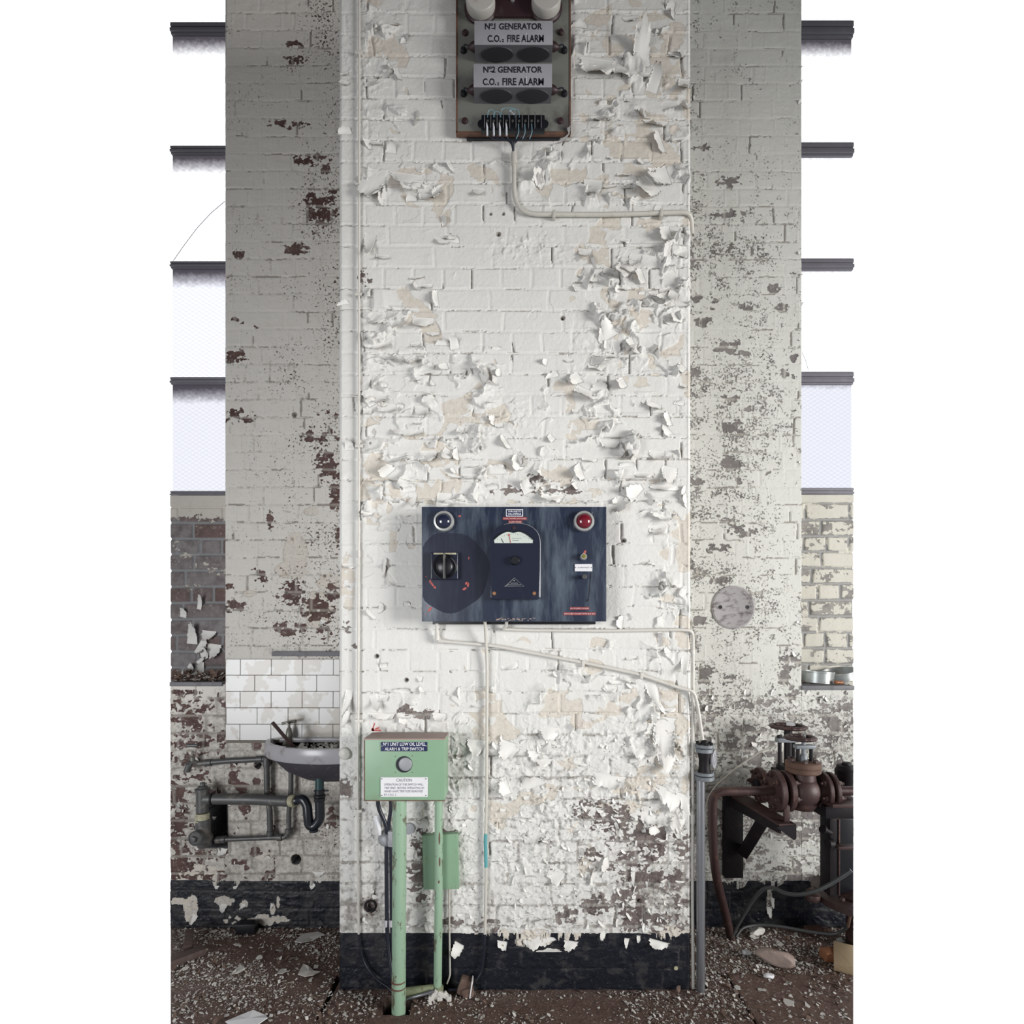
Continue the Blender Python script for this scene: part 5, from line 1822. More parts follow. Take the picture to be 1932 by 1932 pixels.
text('lettering', 'BY C.R.S. 2', 725, 747.5, 1497.4, 1501.4, YG - 0.0031, 'grey_ink', pl, 0.0, 0.0003)
for x, y in ((720.5, 1469.5), (803.5, 1469.5), (720.5, 1500.8), (803.5, 1500.8)):
    bm = B()
    lathe(bm, P(x, y, YG - 0.003), (0, -1, 0), [(0, 0), (0.0024, 0), (0.0016, 0.0014), (0, 0.0014)], 8)
    obj('plate_screw', bm, 'lead', pl)
c = P(762.5, 1442, YG)
bm = B()
lathe(bm, c, (0, -1, 0), [(0, 0), (0.0310, 0), (0.0310, 0.0015), (0, 0.0015)], 36)
pt = obj('porthole_rim', bm, 'black', gb)
bm = B()
lathe(bm, c + Vector((0.0048, 0, 0.0005)), (0, -1, 0), [(0.0255, 0.0012)] + [(0.0255 * math.cos(t), 0.0014 + 0.005 * math.sin(t)) for t in [PI / 2 * k / 8 for k in range(8)]] + [(0, 0.0064)], 36)
obj('porthole_glass', bm, 'lagging', pt)
bm = B()
for x, y in ((746, 1427), (778, 1426), (746, 1457), (778, 1457)):
    lathe(bm, P(x, y, YG), (0, -1, 0), [(0, 0), (0.0018, 0), (0.0012, 0.0016), (0, 0.0016)], 8)
obj('porthole_screws', bm, 'rust_edge', pt)
bm = B()
yq = -0.128
zt = P(0, 1510, YG).z
tube(bm, [Vector((P(754, 1510, yq).x, yq, zt)), Vector((P(752, 1900, yq).x, yq, -0.07))], 0.0265, 28)
leg1 = obj('thick_pole', bm, 'green_pole', gb)
for y in (1850, 1862):
    bm = B()
    c = P(751.5, y, yq)
    lathe(bm, (c.x, c.y, c.z - 0.003), (0, 0, 1), [(0.0260, 0), (0.0283, 0.001), (0.0283, 0.006), (0.0260, 0.007)], 28)
    obj('pole_joint', bm, 'rust_edge', leg1)
yk = -0.048
bm = B()
tube(bm, [Vector((P(828, 1512, yk).x, yk, zt)), Vector((P(827.5, 1700, yk).x, yk, 0.4)), Vector((P(825.5, 1860, yk).x, yk, -0.005))], 0.0163, 24)
leg2 = obj('thin_pole', bm, 'green_pole', gb)
bm = B()
c = P(827, 1850, yk)
lathe(bm, (c.x, c.y, 0.0), (0, 0, 1), [(0.0, 0.0), (0.021, 0.0), (0.0205, 0.044), (0.0165, 0.048), (0.0, 0.048)], 24)
obj('pole_socket', bm, 'green_dirty', leg2)
bm = B()
q0, q1 = P(758, 1866, -0.075), P(818, 1858, -0.052)
tube(bm, [(q0.x, q0.y, 0.040), (q1.x, q1.y, 0.040)], 0.0155, 16)
obj('foot_rail', bm, 'green_dirty', gb)
# rust streaks on the thin pole
for (x, y, h_) in ((829, 1582, 12), (829.5, 1626, 9), (828, 1664, 3)):
    bm = B()
    c = P(x, y, yk - 0.0165)
    s = S(yk)
    lathe(bm, c, (0, -1, 0), [(0, 0), (0.0032, 0.0), (0.002, 0.0008), (0, 0.001)], 10)
    for v in bm.verts:
        v.co.z = c.z + (v.co.z - c.z) * h_ / s / 0.0032
    obj('rust_patch', bm, 'rust_edge', leg2)

# cables behind the box
for k, (x0, x1, x2, lab) in enumerate(((712, 735, 729, 'left of the two dark cables running down behind the thick green pole'), (736, 736, 737.5, 'right of the two dark cables running down behind the thick green pole'))):
    conduit([(x0, 1500, -0.035), (x0 + 2, 1525, -0.035), (x1 - 4, 1560, -0.03), (x2, 1600, -0.026), (x2 + 1, 1740, -0.026), (x2 + 4, 1790, -0.028), (741, 1850, -0.05), (745, 1885, -0.062)], 0.0085 if k == 0 else 0.0075, 'black_rubber', lab, 0.05, 'cable', 'cable')
for k, x in enumerate((729, 738)):
    bm = B()
    cyl(bm, P(x, 1748, -0.026), P(x, 1735, -0.026), 0.0098, 16, 0.001)
    o = obj('cable_tape', bm, 'tape', bpy.data.objects['cable.%03d' % (2 + k)])
jb = thing('junction_clamp', P(735, 1600, -0.01), 'grey cast clamp gripping the two dark cables behind the thick green pole', 'cable clamp')
bm = B()
lathe(bm, P(730, 1580, -0.005), (0, -1, 0), [(0, 0), (0.034, 0), (0.034, 0.012), (0.026, 0.030), (0.016, 0.040), (0, 0.042)], 28)
obj('round_casting', bm, 'lagging', jb)
bm = B()
pbox(bm, 731, 745, 1569, 1599, -0.052, -0.004, 0.005, 3)
obj('square_casting', bm, 'lagging', jb)
bm = B()
lathe(bm, P(772, 1563, -0.002), (0, -1, 0), [(0, 0), (0.024, 0), (0.022, 0.008), (0, 0.010)], 24)
o = obj('wall_boss', bm, 'lagging')
props(o, 'round grey boss on the pier, right of the thick green pole', 'boss')
bm = B()
lathe(bm, P(713, 1540, -0.004), (0.25, -0.5, -1), [(0, -0.002), (0.020, 0), (0.018, 0.01), (0.009, 0.05), (0.006, 0.075), (0, 0.076)], 20)
o = obj('cone_fitting', bm, 'white_plate')
props(o, 'white cone-shaped cable fitting beside the dark cables under the green box', 'cable fitting')

# small green cover
gc = thing('cover_plate', P(831, 1677, 0), 'small pale green box cover on the pier behind the thin green pole', 'cover plate')
bm = B()
vs_ = [(P(796.5, 1577, -0.03), P(864, 1573, -0.03)), (P(799, 1678, -0.03), P(866, 1677, -0.03))]
prism(bm, [(vs_[1][0].x, vs_[1][0].z), (vs_[1][1].x, vs_[1][1].z), (vs_[0][1].x, vs_[0][1].z), (vs_[0][0].x, vs_[0][0].z)], -0.032, -0.002, 0.002)
obj('cover', bm, 'green', gc)
for x, y in ((802, 1674), (861, 1673), (860, 1578), (801, 1581)):
    bm = B()
    lathe(bm, P(x, y, -0.032), (0, -1, 0), [(0, 0), (0.0026, 0), (0.0016, 0.0014), (0, 0.0014)], 8)
    obj('cover_screw', bm, 'steel', gc)

# painted-over knob on the pier's left corner
bm = B()
lathe(bm, P(652, 1421, 0.002), (0, -1, 0), [(0, 0), (0.024, 0), (0.026, 0.006), (0.021, 0.016), (0.010, 0.020), (0, 0.021)], 24)
o = obj('round_boss', bm, 'conduit_w')
props(o, 'round painted-over boss on the pier corner beside the basin', 'boss')
bm = B()
for x0, x1, y0_, y1_, a_ in ((703.5, 706, 1364, 1378, 0.3), (702, 719, 1376.5, 1379.5, 0.0), (708, 716, 1372.5, 1375.5, -0.3), (700.5, 706, 1374, 1379, 0.2)):
    p_, q_ = P(x0, y1_, -0.032), P(x1, y0_, -0.032)
    box(bm, p_.x, q_.x, -0.033, -0.0315, p_.z, q_.z, 0.0, 1, Matrix.Rotation(a_, 3, 'Y'))
o = obj('red_paint_scrap', bm, 'red_paint', smooth=0)
props(o, 'bright red paint scrap on the brick just above the green switch box', 'paint scrap')
# round blanked hole low on the left of the pier
bm = B()
c = P(699, 1709, -0.001)
lathe(bm, c, (0, -1, 0), [(0.017, 0), (0.024, 0.0), (0.025, 0.003), (0.021, 0.005), (0.017, 0.002), (0.016, -0.004)], 24, cap=False)
for v in bm.verts:
    v.co.z = c.z + (v.co.z - c.z) * 1.1
o = obj('hole_ring', bm, 'rust_dark')
props(o, 'dark iron ring of a hole in the pier, low beside the black cables', 'ring')
for (x, y, r_) in ((948, 1784, 0.0055), (1275, 1826, 0.008)):
    bm = B()
    lathe(bm, P(x, y, -0.001), (0, -1, 0), [(r_ * 0.6, 0), (r_, 0), (r_, 0.004), (r_ * 0.6, 0.004)], 16)
    o = obj('wall_eyelet', bm, 'fitting_cream')
    props(o, 'tiny pale eyelet near the top of the black base band' if x < 1000 else 'pale eyelet low in the black base band by the right corner', 'eyelet')

# things lying at the pier foot
gp = conduit([(752, 1890, -0.085), (775, 1882, -0.085), (800, 1876, -0.085), (818, 1870, -0.08)], 0.0065, 'galv', 'bent grey conduit on the floor between the two green poles', 0.03, 'floor_conduit', 'conduit')
bm = B()
q = P(826, 1878, -0.06)
for k in range(7):
    box(bm, q.x - 0.035 + 0.012 * k, q.x - 0.018 + 0.012 * k, -0.078 + 0.004 * (k % 3), -0.060 + 0.005 * (k % 2), 0.002, 0.022 + 0.012 * ((k * 5) % 3), 0.002, 1, Matrix.Rotation(0.5 * k, 3, 'Y'))
o = obj('plaster_lump', bm, 'debris', smooth=0)
props(o, 'broken pale plaster heaped around the foot of the thin green pole', 'plaster')
bm = B()
q = P(880, 1858, -0.03)
box(bm, q.x - 0.030, q.x + 0.022, -0.050, -0.012, 0.004, 0.070, 0.008, 2, Matrix.Rotation(0.35, 3, 'Y'))
box(bm, q.x - 0.014, q.x + 0.030, -0.058, -0.030, 0.004, 0.040, 0.006, 2, Matrix.Rotation(-0.3, 3, 'Y'))
o = obj('rubble_lump', bm, 'debris_dark')
props(o, 'brown rubble lump against the black base band right of the poles', 'rubble')
bm = B()
box(bm, q.x + 0.018, q.x + 0.023, -0.062, -0.02, 0.004, 0.072, 0.001, 1, Matrix.Rotation(0.15, 3, 'Y'))
o = obj('leaning_paint_sheet', bm, 'snow')
props(o, 'white paint sheet standing on edge against the rubble lump', 'paint sheet')

# ------------------------------------------------------------------ flanged pipe right of the pier
fp = thing('flanged_pipe', P(1322, 1868, 0.0), 'galvanised vertical pipe with a black flanged joint beside the pier', 'pipe')
yv = -0.005
bm = B()
tube(bm, [P(1322, 1470, yv), (P(1322, 0, yv).x, yv, 0.0)], 0.0170, 24)
obj('pipe', bm, 'galv', fp)
for y0_, y1_ in ((1404, 1410), (1411.5, 1419), (1456, 1462), (1463.5, 1471)):
    c = P(1329, y1_, yv)
    bm = B()
    cyl(bm, c, c + Vector((0, 0, (y1_ - y0_) / S(yv))), 0.0375 if y0_ not in (1411.5,) else 0.033, 32, 0.0015)
    obj('flange', bm, 'flange_grey', fp)
bm = B()
c = P(1329, 1463, yv)
h_ = 44 / S(yv)
lathe(bm, c, (0, 0, 1), [(0, 0), (0.026, 0), (0.028, 0.010), (0.022, 0.03), (0.022, h_ - 0.03), (0.026, h_ - 0.008), (0.026, h_), (0, h_)], 28)
obj('joint_body', bm, 'rust_dark', fp)
bm = B()
c = P(1329, 1404, yv)
lathe(bm, c, (0, 0, 1), [(0, 0), (0.016, 0), (0.015, 0.010), (0.011, 0.016), (0, 0.018)], 20)
for k in range(6):
    t = k * PI / 3 + 0.4
    nut(bm, c + Vector((0.028 * math.cos(t), 0.028 * math.sin(t), 0)), (0, 0, 1), 0.0065, 0.009)
obj('joint_bolts', bm, 'rust_dark', fp)
bm = B()
c = P(1349, 1433, yv)
ax_ = Vector((1, -0.75, 0)).normalized()
lathe(bm, c - ax_ * 0.022, ax_, [(0, 0), (0.018, 0), (0.018, 0.012), (0.029, 0.014), (0.030, 0.022), (0.026, 0.024), (0.025, 0.021), (0.019, 0.021), (0.018, 0.024), (0.013, 0.024), (0.012, 0.021), (0, 0.021)], 32)
for v in bm.verts:
    v.co.z = c.z + (v.co.z - c.z) * 1.25
obj('round_cap', bm, 'sign', fp)

# plaster disc on the right wall
dc = thing('wall_disc', P(1383, 1185, YB), 'round grey plaster disc with two holes on the right wall', 'wall disc')
c = P(1383, 1146, YB)
bm = B()
lathe(bm, (c.x, YB + 0.004, c.z), (0, -1, 0), [(0, 0), (0.105, 0), (0.106, 0.009), (0.098, 0.0115), (0.094, 0.009), (0, 0.0095)], 56)
d_ = obj('disc_face', bm, 'disc', dc)
for x in (1358.5, 1409):
    bm = B()
    cc = P(x, 1145.5, YB)
    lathe(bm, (cc.x, YB - 0.0047, cc.z), (0, -1, 0), [(0, 0), (0.0095, 0), (0.0088, 0.0018), (0, 0.0012)], 18)
    obj('bolt_hole', bm, 'black', d_)

# ------------------------------------------------------------------ basin and plumbing
YS = 0.20       # front of the basin
bs = thing('wash_basin', P(610, 1475, YB), 'half-round grimy porcelain wash basin on the left wall, full of debris', 'wash basin')
# basin is a half ellipse: centre on the wall
cxs = P(632, 1420, 0.42).x
zr = P(0, 1443, 0.22).z          # underside of the rim at the front
RX, RY = 0.345, 0.26
HR = 0.068


def half(rx, ry, z, n_=36, y_=None):
    yc = YB - 0.004 if y_ is None else y_
    return [Vector((cxs + rx * math.cos(PI + PI * k / n_), yc + ry * math.sin(PI + PI * k / n_), z)) for k in range(n_ + 1)]


def cut_pier(bm):
    geom = list(bm.verts) + list(bm.edges) + list(bm.faces)
    r_ = bmesh.ops.bisect_plane(bm, geom=geom, plane_co=(-0.706, 0, 0), plane_no=(1, 0, 0), clear_outer=True)
    ed = [g for g in r_['geom_cut'] if isinstance(g, bmesh.types.BMEdge)]
    if ed:
        bmesh.ops.holes_fill(bm, edges=ed)


def loft(bm, rows_, close=True):
    R_ = [[bm.verts.new(p) for p in r_] for r_ in rows_]
    for a, b in zip(R_, R_[1:]):
        for k in range(len(a) - 1):
            bm.faces.new((a[k], a[k + 1], b[k + 1], b[k]))
        bm.faces.new((a[-1], a[0], b[0], b[-1]))
    if close:
        bm.faces.new(R_[0])
        bm.faces.new(R_[-1])


zt_ = zr + HR
bm = B()
loft(bm, [half(RX * .98, RY * .98, zr), half(RX, RY, zr + 0.008), half(RX, RY, zt_ - 0.010), half(RX * .985, RY * .985, zt_), half(RX * .93, RY * .91, zt_), half(RX * .91, RY * .88, zt_ - 0.012), half(RX * .85, RY * .82, zt_ - 0.05), half(RX * .6, RY * .6, zt_ - 0.065)])
cut_pier(bm)
obj('rim', bm, 'porcelain', bs)
bm = B()
loft(bm, [half(RX * .90, RY * .90, zr + 0.012), half(RX * .86, RY * .85, zr - 0.025), half(RX * .72, RY * .74, zr - 0.070), half(RX * .50, RY * .56, zr - 0.105), half(RX * .25, RY * .3, zr - 0.118)])
cut_pier(bm)
obj('bowl', bm, 'bowl_under', bs)
bm = B()
pa = P(560, 1397, YB)
box(bm, cxs - RX * 0.80, cxs + RX * 0.9, YB - 0.045, YB, zt_ - 0.012, zt_ + 0.010, 0.006, 3)
cut_pier(bm)
obj('upstand', bm, 'porcelain', bs)
litter('basin_debris', 700, lambda r: (lambda p: p if p[0] < -0.712 else None)((lambda t, q: (cxs + RX * 0.84 * q * math.cos(t), YB - 0.03 + RY * 0.78 * q * math.sin(t) * 1.0, zt_ - 0.046 + 0.022 * (1 - q) + r.uniform(0, 0.01)))(r.uniform(PI, 2 * PI), r.random() ** 0.5)), 'debris', 'paint flakes and dirt filling the wash basin', 'debris', 0.004, 0.018, 41, 0.4)
bm = B()
a, b = P(514, 1363, 0.30), P(566, 1424, 0.36)
dv = (b - a).normalized()
m4 = dv.to_track_quat('Z', 'Y').to_matrix()
L_ = (b - a).length
vs_ = box(bm, -0.0115, 0.0115, -0.008, 0.008, 0, L_, 0.0012)
for v in bm.verts:
    v.co = m4 @ v.co + a
o = obj('wooden_bar', bm, 'stick')
props(o, 'dark brown flat bar leaning out of the wash basin', 'bar')
# tap over the basin
tp = thing('basin_tap', P(548, 1397, YB), 'small cross-handled tap standing behind the basin bar', 'tap')
yt_ = 0.435
bm = B()
c = P(545.5, 1400, yt_)
lathe(bm, c, (0, 0, 1), [(0, -0.02), (0.012, -0.02), (0.012, 0.02), (0.016, 0.024), (0.0175, 0.030), (0.015, 0.042), (0.011, 0.064), (0.006, 0.070), (0.005, 0.092), (0, 0.093)], 20)
obj('tap_body', bm, 'brass_grey', tp)
bm = B()
tube(bm, [c + Vector((0, 0, 0.012)), c + Vector((-0.004, -0.03, 0.010)), c + Vector((-0.006, -0.052, -0.006))], 0.0075, 14, 0.02)
obj('spout', bm, 'brass_grey', tp)
bm = B()
h_ = c + Vector((0, 0, 0.092))
tube(bm, [h_ + Vector((-0.034, 0.004, -0.004)), h_ + Vector((-0.012, 0.0, 0.003)), h_ + Vector((0.012, 0, 0.003)), h_ + Vector((0.034, -0.004, 0.010))], lambda t: 0.0045 + 0.0028 * abs(2 * t - 1), 10)
tube(bm, [h_ + Vector((0, -0.028, 0.001)), h_ + Vector((0, 0.028, 0.001))], lambda t: 0.004 + 0.002 * abs(2 * t - 1), 10)
lathe(bm, h_, (0, 0, 1), [(0, 0), (0.008, 0), (0.008, 0.008), (0, 0.010)], 14)
obj('cross_handle', bm, 'brass_grey', tp)
# waste trap
YT = 0.33
wt = thing('waste_trap', P(598, 1563, YT), 'black plastic waste trap curving under the basin', 'waste trap')
bm = B()
c0 = P(603, 1478, YT)
cyl(bm, P(603, 1497, YT), Vector((c0.x, c0.y, zr - 0.085)), 0.0195, 24)
obj('tailpiece', bm, 'trap_teal', wt)
bm = B()
cyl(bm, P(603, 1503, YT), P(603, 1499.5, YT), 0.0275, 24, 0.001)
cyl(bm, P(603, 1498, YT), P(603, 1489, YT), 0.0215, 24, 0.001)
cyl(bm, P(603, 1511, YT), P(603, 1504.5, YT), 0.0268, 8, 0.001)
tube(bm, [P(592, 1492.5, YT), P(620, 1491.5, YT)], 0.004, 8)
obj('trap_nut', bm, 'black', wt)
bm = B()
tube(bm, [P(603, 1505, YT), P(604, 1545, YT), P(596, 1556, YT), P(590, 1560, YT), P(583, 1556, YT), P(581, 1540, YT), P(580, 1520, YT + 0.005), P(572, 1507, YT + 0.01), P(562, 1509, YT + 0.02), P(556, 1511, YT + 0.02)], 0.0215, 24, 0.05)
obj('trap_bend', bm, 'trap', wt)
bm = B()
lathe(bm, P(592, 1556, YT), (0, 0, -1), [(0, 0), (0.015, 0), (0.015, 0.020), (0.020, 0.022), (0.020, 0.032), (0, 0.034)], 20)
obj('clean_out_cap', bm, 'trap', wt)
# waste pipe and stack
yw = 0.40
wp = thing('waste_pipe', P(375, 1600, YB), 'grey cast waste pipe running from the trap to the capped stack', 'pipe')
bm = B()
tube(bm, [P(554, 1511, yw - 0.05), P(548, 1512, yw - 0.03), P(480, 1508, yw), P(400, 1507.5, yw)], 0.0255, 24, 0.05)
obj('branch_pipe', bm, 'lead', wp)
bm = B()
cyl(bm, P(549, 1511, yw - 0.045), P(558, 1511, yw - 0.058), 0.029, 24, 0.003)
obj('cream_collar', bm, 'fitting_cream', wp)
bm = B()
cyl(bm, P(403, 1507.5, yw), P(399, 1507.5, yw), 0.0295, 24, 0.002)
obj('pipe_collar', bm, 'rust_dark', wp)
bm = B()
cyl(bm, P(382, 1532, yw), P(382, 1490, yw), 0.0285, 28, 0.002)
cyl(bm, P(383, 1507.5, yw), P(400, 1507.5, yw), 0.0265, 24)
lathe(bm, P(382, 1491, yw), (0, 0, 1), [(0, 0), (0.034, 0), (0.034, 0.008), (0.024, 0.012), (0.020, 0.020), (0.012, 0.022), (0.011, 0.036), (0, 0.036)], 26)
obj('tee_fitting', bm, 'lead', wp)
bm = B()
lathe(bm, P(382, 1550, yw), (0, 0, 1), [(0, 0), (0.032, 0), (0.034, 0.006), (0.032, 0.014), (0.030, 0.020), (0.032, 0.030), (0.029, 0.040), (0, 0.042)], 26)
obj('socket_joint', bm, 'fitting_cream', wp)
bm = B()
tube(bm, [P(383, 1545, yw), P(383, 1570, yw), P(386, 1592, yw + 0.03)], 0.034, 26, 0.02)
tube(bm, [P(390, 1580, yw + 0.03), P(372, 1582, yw - 0.055)], 0.031, 26)
obj('elbow', bm, 'lead', wp)
bm = B()
c = P(369, 1582, yw - 0.06)
lathe(bm, c + Vector((0, 0.012, 0)), (-0.10, -1, 0), [(0, 0), (0.034, 0), (0.034, 0.016), (0.028, 0.020), (0.027, 0.017), (0, 0.018)], 30)
cap_ = obj('cleaning_cap', bm, 'lead', wp)
bm = B()
box(bm, c.x - 0.012, c.x + 0.008, c.y - 0.020, c.y, c.z - 0.011, c.z + 0.011, 0.002, 2, Matrix.Rotation(0.3, 3, 'Y'))
obj('cap_lug', bm, 'lead', cap_)
# supply pipes
yq_ = 0.445
spl = thing('supply_pipe', P(510, 1590, YB), 'grey supply pipework looping beside and under the basin', 'pipe')
bm = B()
tube(bm, [P(372, 1441, yq_), P(400, 1438, yq_), P(440, 1435, yq_), P(500, 1432, yq_)], 0.0135, 18)
obj('upper_pipe', bm, 'lead', spl)
bm = B()
cyl(bm, P(386, 1439.5, yq_), P(400, 1438.4, yq_), 0.0175, 20, 0.002)
obj('pipe_socket', bm, 'lead', spl)
bm = B()
cyl(bm, P(484, 1432.5, yq_), P(496, 1432, yq_), 0.0165, 20, 0.002)
lathe(bm, P(503, 1446, yq_), (0, 0, 1), [(0, 0), (0.018, 0), (0.019, 0.012), (0.017, 0.03), (0.017, 0.042), (0.010, 0.05), (0, 0.052)], 20)
obj('pipe_socket', bm, 'lead', spl)
bm = B()
tube(bm, [P(503, 1440, yq_), P(504, 1500, yq_), P(509, 1530, yq_), P(510, 1572, yq_)], 0.0135, 18)
obj('drop_pipe', bm, 'lead', spl)
bm = B()
tube(bm, [P(549, 1452, yq_), P(549, 1495, yq_), P(545, 1530, yq_), P(545, 1570, yq_), P(538, 1580, yq_), P(520, 1580, yq_), P(470, 1582, yq_), P(412, 1584, yq_), P(408, 1584, YB + 0.03)], 0.0115, 18, 0.03)
obj('lower_pipe', bm, 'lead', spl)
for x, y, u_ in ((510, 1572, (0, 0, 1)), (545, 1568, (0, 0, 1)), (412, 1584, (1, 0, 0)), (528, 1580, (1, 0, 0)), (421, 1583.5, (1, 0, 0))):
    bm = B()
    c, u_ = P(x, y, yq_), Vector(u_)
    cyl(bm, c - u_ * 0.012, c + u_ * 0.012, 0.0175, 18, 0.002)
    obj('pipe_fitting', bm, 'lead', spl)
# bib tap at the far left
bt = thing('bib_tap', P(355, 1455, 0.40), 'grey bib tap at the left end of the upper pipe', 'tap')
bm = B()
tube(bm, [P(374, 1441, yq_), P(362, 1437, yq_ - 0.01), P(357, 1442, yq_ - 0.02), P(353, 1455, yq_ - 0.02)], lambda t: 0.013 if t < 0.8 else 0.0155, 16, 0.02)
obj('tap_body', bm, 'lead', bt)
bm = B()
lathe(bm, P(363, 1436, yq_ - 0.01), (0, 0, 1), [(0, 0), (0.012, 0), (0.011, 0.02), (0.006, 0.024), (0.005, 0.048), (0, 0.048)], 16)
obj('spindle', bm, 'brass_grey', bt)
bm = B()
c = P(363.5, 1406.5, yq_ - 0.01)
tube(bm, [c + Vector((-0.026, 0, 0)), c + Vector((0.026, 0, 0.001))], lambda t: 0.0055 + 0.003 * abs(2 * t - 1), 10)
lathe(bm, c - Vector((0, 0, 0.008)), (0, 0, 1), [(0, 0), (0.007, 0), (0.006, 0.012), (0, 0.012)], 12)
obj('tee_handle', bm, 'lead', bt)

# ------------------------------------------------------------------ things on the right sill
zs_ = P(0, 1297, YB).z + 0.010


def hoop(nm, x, y_, r_, h_, tilt, lab):
    c = Vector((P(x, 0, y_).x, y_, zs_))
    bm = B()
    lathe(bm, (0, 0, 0), (0, 0, 1), [(r_ - 0.002, 0.002), (r_, 0.0), (r_, h_ - 0.008), (r_ + 0.003, h_ - 0.006), (r_ + 0.003, h_), (r_ - 0.002, h_), (r_ - 0.002, 0.002)], 44, cap=False)
    m = Matrix.Rotation(tilt[0], 3, 'X') @ Matrix.Rotation(tilt[1], 3, 'Y')
    for v in bm.verts:
        v.co = m @ v.co
    mz = min(v.co.z for v in bm.verts)
    lim = LIM
    for v in bm.verts:
        v.co += c - Vector((0, 0, mz))
    geom = list(bm.verts) + list(bm.edges) + list(bm.faces)
    bmesh.ops.bisect_plane(bm, geom=geom, plane_co=(0, -CD, 0), plane_no=(1, -LIM, 0), clear_outer=True)
    o = obj(nm, bm, 'tin')
    return props(o, lab, 'metal ring', 'metal rings on the right sill')


hoop('metal_ring', 1542, YB + 0.11, 0.074, 0.058, (0.0, 0.06), 'grey metal ring lying nearer the wall corner on the right sill')
hoop('metal_ring', 1584, YB + 0.16, 0.082, 0.042, (0.10, -0.22), 'tilted metal ring behind the orange-handled tool on the right sill')
ht = thing('hand_tool', P(1590, 1285, YB + 0.04), 'small hand tool with an orange wooden handle on the right sill', 'hand tool')
bm = B()
yy = YB + 0.03
a, b = P(1575, 1281, yy), P(1592, 1281, yy)
lathe(bm, (a.x, yy, zs_ + 0.012), (1, 0.1, -0.02), [(0, 0), (0.007, 0), (0.010, 0.008), (0.008, 0.02), (0.0095, 0.036), (0.006, 0.044), (0, 0.045)], 16)
obj('wooden_handle', bm, 'handle_o', ht)
bm = B()
tube(bm, [(b.x, yy, zs_ + 0.011), (b.x + 0.018, yy, zs_ + 0.008), (b.x + 0.030, yy, zs_ + 0.003), (b.x + 0.026, yy - 0.01, zs_ + 0.001), (b.x + 0.006, yy - 0.008, zs_ + 0.002)], 0.0022, 8, 0.008)
obj('wire_shank', bm, 'tin', ht)

# ------------------------------------------------------------------ rusty valve machinery on the right
def clip_right(bm):
    geom = list(bm.verts) + list(bm.edges) + list(bm.faces)
    r_ = bmesh.ops.bisect_plane(bm, geom=geom, plane_co=(0, -CD, 0), plane_no=(1, -LIM, 0), clear_outer=True)
    ed = [g for g in r_['geom_cut'] if isinstance(g, bmesh.types.BMEdge)]
    if ed:
        bmesh.ops.holes_fill(bm, edges=ed)


YM = 0.12
ZM = P(0, 1492, YM).z
SM = S(YM)
mx = lambda x: (x - CXP) / SM
# bent pipe
bp_ = thing('bent_pipe', P(1378, 1770, 0.39), 'rust-red pipe rising from the floor and bending right to the valve', 'pipe')
bm = B()
fl = P(1380, 1772, 0.385)
tube(bm, [(fl.x, fl.y, 0.0), P(1368, 1720, 0.36), P(1352, 1660, 0.26), P(1345, 1600, 0.18), P(1344, 1540, 0.14), P(1345, 1493, YM), P(1400, 1493, YM), P(1458, 1492, YM)], 0.0190, 22, 0.075)
obj('pipe_run', bm, 'rust', bp_)

gv = thing('gate_valve', P(1512, 1560, YM), 'rusty flanged gate valve with a handwheel, in front of the right wall', 'valve')
c = Vector((mx(1515), YM, ZM))
bm = B()
lathe(bm, (mx(1470), YM, ZM), (1, 0, 0), [(0, 0), (0.034, 0), (0.036, 0.03), (0.066, 0.06), (0.072, 0.10), (0.068, 0.13), (0.042, 0.16), (0.042, 0.20), (0, 0.20)], 32)
lathe(bm, (mx(1515), YM, ZM - 0.078), (0, 0, 1), [(0, 0), (0.04, 0.0), (0.055, 0.02), (0.056, 0.10), (0.050, 0.14), (0.050, 0.175), (0, 0.175)], 32)
obj('valve_body', bm, 'rust', gv)


def flange_x(parent, x, y_, z_, r_, t_, nb, mat='rust', nm='flange', face=-1, ph=0.3):
    bm = B()
    lathe(bm, (x, y_, z_), (1, 0, 0), [(0, 0), (r_ - 0.003, 0), (r_, 0.003), (r_, t_ - 0.003), (r_ - 0.003, t_), (0, t_)], 40)
    f = obj(nm, bm, mat, parent)
    for k in range(nb):
        t = ph + 2 * PI * k / nb
        cc = Vector((x, y_ + r_ * 0.76 * math.cos(t), z_ + r_ * 0.76 * math.sin(t)))
        bm = B()
        nut(bm, cc + Vector((0 if face < 0 else t_, 0, 0)), (face, 0, 0), 0.0125, 0.014)
        cyl(bm, cc + Vector((0 if face < 0 else t_, 0, 0)), cc + Vector((0 if face < 0 else t_, 0, 0)) + Vector((face * 0.024, 0, 0)), 0.0065, 10)
        obj('bolt', bm, mat, f)
    return f


